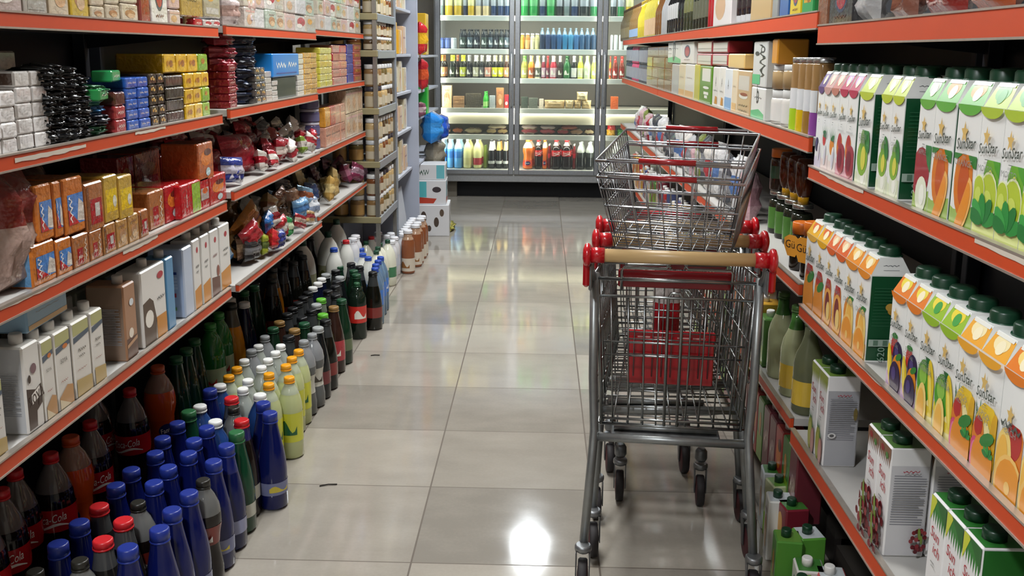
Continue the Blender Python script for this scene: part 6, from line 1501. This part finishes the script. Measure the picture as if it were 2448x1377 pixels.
for li, z in enumerate(UZ):
    for i in range(6):
        c = WC[(li * 2 + i) % len(WC)]
        if li == 3 and i < 3: c = ('#d6a534', 'plain')
        place('food_box', pack(.105, .12, (.20, .24, .18, .22, .17)[(li + i // 2) % 5], c[0], c[1], 'carton'), (UX - .02 - .01 * (i % 2), UY0 + .07 + i * .11, z + .001), PI / 2, 'box', ('yellow topped' if c[0] == '#d6a534' else 'pale') + ' food box', 'on level %s of the white unit' % ('one', 'two', 'three', 'four', 'five')[li], 'pale boxes on the white unit')
for nm, cat, x, y, z, parts, lk in (
    ('toy_bag', 'bag', -.985, 7.75, 1.19, bag(.12, .25, .09, '#a8242c', '#c4502c', seed=1), 'red toy bag with orange foot'), ('toy_bag', 'bag', -.985, 7.65, 1.47, bag(.14, .26, .1, '#b5252c', '#d2a024', seed=2), 'red and yellow toy bag'),
    ('yellow_box', 'box', -.985, 8.1, 1.47, pack(.2, .1, .34, '#c9a01c', 'plain', 'carton'), 'tall yellow box'), ('green_box', 'box', -.97, 8.0, .98, pack(.12, .1, .24, '#2fae3a', 'plain', 'carton'), 'bright green box'),
    ('dark_bag', 'bag', -.985, 7.6, .98, bag(.12, .12, .08, '#7a4a5c', '#c4b0b4', seed=3), 'dull pink bag'),
    ('toy_ball', 'toy', -.93, 7.95, .74, bag(.24, .26, .16, '#2a86d8', '#3f97e0', seed=4), 'light blue net bag'), ('toy_ball', 'toy', -.90, 8.25, .74, bag(.22, .22, .15, '#2456c0', '#2a5cc8', seed=5), 'royal blue net bag'),
    ('grey_sack', 'bag', -.92, 8.05, .52, bag(.26, .24, .16, '#7c7668', '#8d8778', seed=2), 'grey brown sack')):
    place(nm, parts, (x + .01, y, z + .002), PI / 2, cat, lk, 'on the white unit behind the end panel')
def show_box(w, d, h, items):
    def fn():
        b = MB('carton'); b.box(-w / 2, 0, 0, w / 2, d, h, '#d9dade', bev=.003)
        draw(Print(b, (0, 0, 0), (1, 0, 0), (0, 0, 1), (0, -1, 0)), w, h, items)
        for s in (-1, 1): draw(Print(b, (s * w / 2, d / 2, 0), (0, s, 0), (0, 0, 1), (s, 0, 0)), d, h, items)
        return [('box', b, None)]
    return proto(('show', w, h, len(items), items[0][5] if items else 0), fn)
place('display_box', show_box(.30, .30, .26, [('e', -.2, .6, .08, .2, '#4a3c34'), ('e', .15, .45, .07, .16, '#4a3c34'), ('e', .3, .75, .06, .12, '#5a4a3c'), ('e', -.05, .25, .06, .1, '#4a3c34')]), (-.90, 7.62, 0), .05, 'box', 'lower white box with dark leaf prints', 'on the floor at the far left')
place('display_box', show_box(.26, .26, .20, [('r', -.46, .3, -.12, .95, '#57b5bd'), ('e', .2, .62, .14, .12, '#3a3236'), ('p', [(-.5, .05), (.1, .05), (.2, .25), (-.5, .32)], '#b8402c')]), (-.905, 7.64, .261), .05, 'box', 'middle white box with turquoise and red print', 'stacked at the far left')
place('display_box', show_box(.25, .24, .13, [('r', .2, .1, .46, .95, '#6ab9c4'), ('s', -.2, .5, .3, .4, '#3a5a4a', 3)]), (-.905, 7.65, .462), .05, 'box', 'top white box with turquoise corner', 'stacked at the far left')
place('leaning_sheet', pack(.36, .01, .50, '#b4b7bd', 'plain', 'plastic'), (-.99, 6.9, 0), PI / 2, 'sheet', 'grey white plastic sheet leaning', 'against the white unit', rot=(R_(-8), 0, PI / 2))
place('yellow_cloth', bag(.40, .05, .12, '#b5b04a', seed=3), (-.80, 7.95, 0), PI / 2, 'cloth', 'strip of yellow green cloth', 'at the foot of the white boxes')
place('white_carton', pack(.46, .34, .16, '#d4d6da', 'plain', 'carton'), (-.99, 6.95, 2.06), PI / 2, 'box', 'white carton with blue corner', 'on top of the white unit')

# ================================================================== FRIDGE GOODS
FG = FY + .12
def fx(zx, z): return onY(1030 + zx / 2.868, 118 + (EYE - z) * FPX / FG * .98, FG).x
def fitem(level, x0, x1, parts_fn, cat, name, look, depth=0.0, dz=0.0, group=None, rz=0.0, rot=None):
    z = FL[level]; xa, xb = fx(x0, z + .1), fx(x1, z + .1); wv = xb - xa
    nm = ('on the fridge floor', 'on the fridge tray shelf', 'on the cream fronted fridge shelf', 'on the middle fridge shelf', 'on the upper fridge shelf', 'on the top fridge shelf')[level]
    r_ = place(name, parts_fn(wv), ((xa + xb) / 2, FG + depth + .03, z + dz), rz, cat, look, nm, group, rot=rot)
    if cat in ('bottle', 'can') and depth == 0:
        place(name, parts_fn(wv), ((xa + xb) / 2 + wv * .2, FG + wv + .06, z + dz), rz, cat, look + ' behind', nm, group)
CN = {'#b59a2c': 'golden', '#2d3550': 'navy', '#c4b48c': 'cream', '#20355a': 'dark blue', '#1f8a3f': 'green', '#232b2c': 'black', '#6a7a7c': 'grey', '#2f7a4a': 'green', '#3a4a7a': 'blue', '#b9c4cc': 'silver'}
for a, b, c in ((92, 150, '#b59a2c'), (155, 212, '#b59a2c'), (216, 246, '#2d3550'), (250, 298, '#b59a2c'), (302, 345, '#c4b48c'), (352, 400, '#c4b48c'), (408, 448, '#20355a'), (455, 498, '#20355a'), (502, 540, '#20355a'), (45, 88, '#6a7a7c'),
                (616, 670, '#1f8a3f'), (674, 735, '#1f8a3f'), (742, 788, '#20355a'), (792, 852, '#1f8a3f'), (858, 906, '#232b2c'), (910, 956, '#6a7a7c'), (960, 1012, '#20355a'), (1020, 1085, '#232b2c'), (1090, 1142, '#2f7a4a'), (1232, 1276, '#232b2c'), (1280, 1330, '#2f7a4a'), (1335, 1390, '#b59a2c')):
    fitem(5, a, b, lambda wv, c=c: bottle('round', .30, F2(wv / 2 - .004), c, '#d9d9d6', (.35, .6, '#b9b98a' if c == '#b59a2c' else '#5aa06a' if c == '#1f8a3f' else '#8a929c')), 'bottle', 'drink_bottle', CN[c] + ' soda bottle', group='bottles on the top fridge shelf')
for a, b, c in ((45, 88, '#3a4a7a'), (92, 130, '#3a4a7a'), (134, 166, '#b9c4cc')):
    fitem(4, a, b, lambda wv, c=c: bottle('can', .115, F2(wv / 2 - .002), c, c, (.15, .8, '#55689c' if c != '#b9c4cc' else '#d2d8dc'), simple=True), 'can', 'drink_can', CN[c] + ' drink can')
for i, (a, b) in enumerate(((192, 236), (244, 286), (290, 328), (340, 384), (390, 424), (430, 461), (465, 497), (500, 534))):
    fitem(4, a, b, lambda wv, i=i: bottle('wide', .205, F2(wv / 2 - .003), '#1f242a', '#17191d', (.12, .6, ('#3a4a44', '#4a5a66', '#2f3440')[i % 3]), motif='#dfe2e2'), 'bottle', 'drink_bottle', 'black drink bottle with pale print', group='black bottles on the upper fridge shelf')
for a, b, c, l in ((612, 640, '#c98a2c', '#d9a23c'), (645, 676, '#c9803a', '#e0b070'), (680, 708, '#d6cfae', '#e6e2c4'), (711, 741, '#d0c88a', '#e0d8a0')):
    fitem(4, a, b, lambda wv, c=c, l=l: bottle('wide', .165, F2(wv / 2 - .003), c, '#e2e2e0', (.1, .6, l)), 'bottle', 'drink_bottle', 'pale yellow drink bottle', group='yellow bottles on the upper fridge shelf')
for i in range(10):
    a = 745 + i * 39.2; c = ('#22344f', '#2a3f66', '#23466f', '#2a5a8a', '#2f7aa8', '#3f86b0', '#3a6a9c', '#33597f', '#2f4f70', '#2d4560')[i]
    fitem(4, a, a + 37, lambda wv, c=c: bottle('can', .155, F2(wv / 2 - .002), c, c, (.1, .9, c), simple=True), 'can', 'drink_can', 'tall blue drink can', group='blue cans on the upper fridge shelf')
    fitem(4, a, a + 37, lambda wv, c=c: bottle('round', .225, F2(wv / 2 - .002), '#7f97ac', '#8fa4b4', None, bmat='liquid'), 'bottle', 'drink_bottle', 'pale blue bottle behind the tall blue cans', depth=.12, group='bottles behind the blue cans')
for a, b in ((1232, 1252), (1256, 1284), (1290, 1320), (1325, 1355)):
    fitem(4, a, b, lambda wv: bottle('can', .155, F2(wv / 2 - .002), '#c4ccd4', '#c4ccd4', (.1, .9, '#d4dade'), simple=True), 'can', 'drink_can', 'white can at the right door')
for a, b, c, l, n, lk in ((52, 100, '#1d1712', '#c98a5c', '#c4803c', 'dark beer bottle with orange label'), (120, 165, '#141a12', '#2a3424', '#b5b52c', 'black bottle with yellow neck'), (167, 190, '#1d1512', '#3a2a22', '#b5623c', 'slim dark bottle'), (194, 236, '#1a1c14', '#a9ae3c', '#c9cf2c', 'dark bottle with yellow label and neck'), (240, 276, '#17171a', '#2d2d33', '#8d8d92', 'black bottle with grey neck'),
                      (284, 326, '#1c1c18', '#a9a68c', '#d2d2cc', 'black bottle with pale label'), (329, 362, '#1c1c1c', '#5a5a5a', '#b9b9b5', 'black bottle with pale neck'), (366, 412, '#1d1a17', '#c48a78', '#dcdcd6', 'black bottle with pink label'), (415, 456, '#1a1a14', '#d2d22c', '#dcdca4', 'black bottle with bright yellow label'), (459, 491, '#1a1a14', '#d8d22c', '#c9c99c', 'black bottle with bright yellow label'), (498, 536, '#3a2217', '#d68a5c', '#d9a27c', 'brown bottle with orange label'),
                      (617, 661, '#8a8a3c', '#a9a85c', '#5a8a3c', 'olive green bottle'), (664, 706, '#d68a2c', '#a9582c', '#e0c48a', 'orange drink bottle'), (710, 752, '#d9d4b4', '#55584a', '#dcd9a4', 'cream drink bottle'), (756, 785, '#7a2a3a', '#c4a4b4', '#c4bcc4', 'wine red bottle'), (788, 812, '#a4322c', '#7a3a4a', '#c43a3c', 'slim red bottle'), (815, 861, '#a42a3a', '#c4a4ac', '#d2c4c4', 'red drink bottle with pale label'), (866, 904, '#2c2420', '#4a3a34', '#b9b4ac', 'dark brown bottle'),
                      (907, 957, '#1f5a2c', '#2c6a34', '#1f4a24', 'green glass bottle'), (960, 1003, '#17171a', '#c9c9c6', '#b9b9bb', 'black bottle with white label'), (1004, 1046, '#c4c93c', '#d2d4a4', '#a9c46a', 'lime yellow bottle'), (1048, 1096, '#c9cca4', '#b9c4a4', '#b9c98a', 'pale lime bottle'), (1099, 1138, '#b9c45a', '#d2d46a', '#c9d2a4', 'pale lime bottle'), (1222, 1241, '#c98a2c', '#b5402c', '#c43a2c', 'orange bottle with red cap'), (1244, 1284, '#6a2a1c', '#8a2a22', '#c42a24', 'red brown bottle with red cap'), (1290, 1330, '#6a2a1c', '#8a2a22', '#c42a24', 'red brown bottle with red cap'), (1335, 1375, '#1f5a2c', '#2c6a34', '#1f4a24', 'green glass bottle')):
    fitem(3, a, b, lambda wv, c=c, l=l, n=n: bottle('beer', .235, F2(wv / 2 - .003), c, n, (.08, .48, l), neck=(.70, n), motif='#d9d6c9'), 'bottle', 'glass_bottle', lk, group='glass bottles on the middle fridge shelf')
for a, b, h, c, d, lk in ((72, 142, .23, '#c9ae84', 'cookie', 'tall tan deli pack'), (148, 230, .12, '#8a6a4c', 'brown_cubes', 'brown deli tray'), (236, 345, .15, '#4a4438', 'plain', 'dark deli pack'), (398, 442, .13, '#9aa0a2', 'plain', 'grey tub'), (446, 500, .21, '#9c6a44', 'cookie', 'brown deli box'), (502, 540, .14, '#c4322c', 'redwhite', 'red and white tub'),
                          (616, 668, .12, '#3a4238', 'plain', 'dark green deli pack'), (670, 735, .11, '#5a5e54', 'plain', 'grey green deli pack'), (742, 776, .10, '#d2c4b0', 'plain', 'small white tub'), (1235, 1290, .13, '#b5562c', 'plain', 'orange deli pack')):
    fitem(2, a, b, lambda wv, h=h, c=c, d=d: pack(wv - .004, .12, h, c, d, 'film'), 'pack', 'deli_pack', lk)
fitem(2, 352, 392, lambda wv: bottle('beer', .17, F2(wv / 2 - .008), '#3fae3f', '#3fae3f', (.1, .4, '#9fd27c')), 'bottle', 'sauce_bottle', 'bright green sauce bottle')
for a, b, c, dz, lk in ((780, 920, '#c4a472', 0, 'wide tan bread bag'), (922, 982, '#c9b184', 0, 'round bread bag'), (985, 1032, '#bfa06a', 0, 'small bread bag'), (1036, 1102, '#c9ae7c', 0, 'low bread bag'), (1002, 1076, '#cdb98c', .085, 'bread bag lying on the others')):
    fitem(2, a, b, lambda wv, c=c: bag(wv, .09, .09, c, seed=3), 'bag', 'bread_bag', lk, dz=dz)
k = 0
for a, b, dz, c, lk in ((58, 132, 0, '#c4a46a', 'flat tan cheese pack'), (144, 222, 0, '#a4623c', 'flat brown meat pack'), (228, 352, 0, '#d2bf94', 'flat cream meat pack'), (376, 450, 0, '#c9b07a', 'flat pale meat pack'), (452, 528, 0, '#bfa26a', 'flat golden pack'), (385, 520, .046, '#d2c4a4', 'flat cream pack lying on the others'),
                     (616, 740, 0, '#a4444c', 'flat red meat pack'), (745, 858, 0, '#b5525a', 'flat pink meat pack'), (864, 950, 0, '#a44c50', 'flat red meat pack'), (955, 1048, 0, '#b08a6a', 'flat tan meat pack'), (1054, 1124, 0, '#c9b48a', 'flat pale pack'), (618, 735, .046, '#d2bfb4', 'white and red meat pack on top'), (748, 860, .046, '#d9c9c4', 'white and pink meat pack on top'), (890, 1010, .046, '#a86a5a', 'brown meat pack on top'), (625, 725, .092, '#cdbcae', 'topmost white meat pack'), (895, 1000, .092, '#a4605a', 'topmost brown meat pack')):
    fitem(1, a, b, lambda wv, c=c: bag(wv - .004, .17, .05, c, ('#d2c4b4', '#8f5a4c', '#c9b08a')[k % 3], seed=k % 5, band=(.1, .45), nu=10), 'pack', 'meat_pack', lk, dz=dz + .032, group='flat meat packs', rot=(-PI / 2, 0, 0)); k += 1
for a, b, c, dz, lk in ((1212, 1272, '#c9302c', .05, 'red pepper bag'), (1208, 1270, '#d9a22c', 0, 'yellow pepper bag'), (1280, 1350, '#3f8a3a', 0, 'green pepper bag')):
    fitem(1, a, b, lambda wv, c=c: bag(wv, .07, .09, c, seed=2), 'bag', 'vegetable_bag', lk, dz=dz)
for a, b in ((58, 106), (108, 152), (156, 216)):
    fitem(0, a, b, lambda wv: bottle('round', .30, F2(wv / 2 - .003), '#5a9fd6', '#b9d4e6', (.35, .58, '#3a7ac4'), above='#a9c9de', fill=.66), 'bottle', 'water_bottle', 'blue water bottle', group='water bottles in the fridge')
for a, b in ((218, 282), (286, 350)):
    fitem(0, a, b, lambda wv: bottle('jug', .302, F2(wv / 2 - .003), '#dcd99a', '#d2ceb0', (.12, .36, '#b0323c' if wv > .0 and b > 300 else '#d2c98a')), 'bottle', 'milk_jug', 'pale yellow milk jug', group='milk jugs in the fridge')
fitem(0, 356, 386, lambda wv: bottle('taper', .24, F2(wv / 2 - .003), '#6a7a2c', '#5a6a2c', None), 'bottle', 'drink_bottle', 'slim green bottle')
for a, b, n in ((390, 440, '#e2e2de'), (443, 488, '#e0b464'), (492, 532, '#d9c48a')):
    fitem(0, a, b, lambda wv, n=n: bottle('taper', .302, F2(wv / 2 - .003), '#1c1d20', '#2a2a2c', (.16, .26, '#b9bbb5'), neck=(.56, n)), 'bottle', 'drink_bottle', 'black bottle with pale shoulder', group='black bottles in the fridge')
for kd, lst in (('fanta', ((628, 702), (762, 798))), ('cola', ((710, 760), (826, 890), (895, 966))), ('zero', ((998, 1056), (1060, 1118), (1240, 1300))), ('small', ((800, 824), (970, 996)))):
    for a, b in lst:
        if kd == 'fanta': fitem(0, a, b, lambda wv: bottle('waist', .302, F2(wv / 2 - .003), '#e0702a', '#e07a2c', (.10, .30, '#d0402a'), fill=.72, above='#e0c8b0', text='fanta'), 'bottle', 'soda_bottle', 'orange soda bottle in the fridge')
        elif kd == 'cola': fitem(0, a, b, lambda wv: bottle('cola', .304, F2(wv / 2 - .003), '#1a0f0d', '#d2262a', (.44, .64, '#b51c22'), fill=.80, above='#9a8a84', text='cola'), 'bottle', 'soda_bottle', 'cola bottle in the fridge')
        elif kd == 'zero': fitem(0, a, b, lambda wv: bottle('cola', .28, F2(wv / 2 - .003), '#1b1c1b', '#b9bbb9', (.44, .62, '#2d302d'), fill=.62, above='#a9ada6'), 'bottle', 'soda_bottle', 'black soda bottle in the fridge')
        else: fitem(0, a, b, lambda wv: bottle('cola', .26, F2(wv / 2 - .003), '#6a1a1c', '#c9c4bd', (.44, .62, '#b0202a')), 'bottle', 'soda_bottle', 'small red soda bottle')

for px, py, a_, wv in ((785, 1162, .2, .030), (897, 851, .1, .022)):
    p = onZ(px, py, 0)
    mb = MB('matte'); mb.tube([(-wv, 0, .003), (0, .006, .004), (wv, .004, .003)], .0025, '#2a241f', 6)
    place('floor_scrap', [('scrap', mb.mesh('scrap'), None)], p, a_, 'litter', 'small dark scrap lying on the tiles', 'beside the blue bottles' if py > 1000 else 'far along the left bottles')

finish_labels()
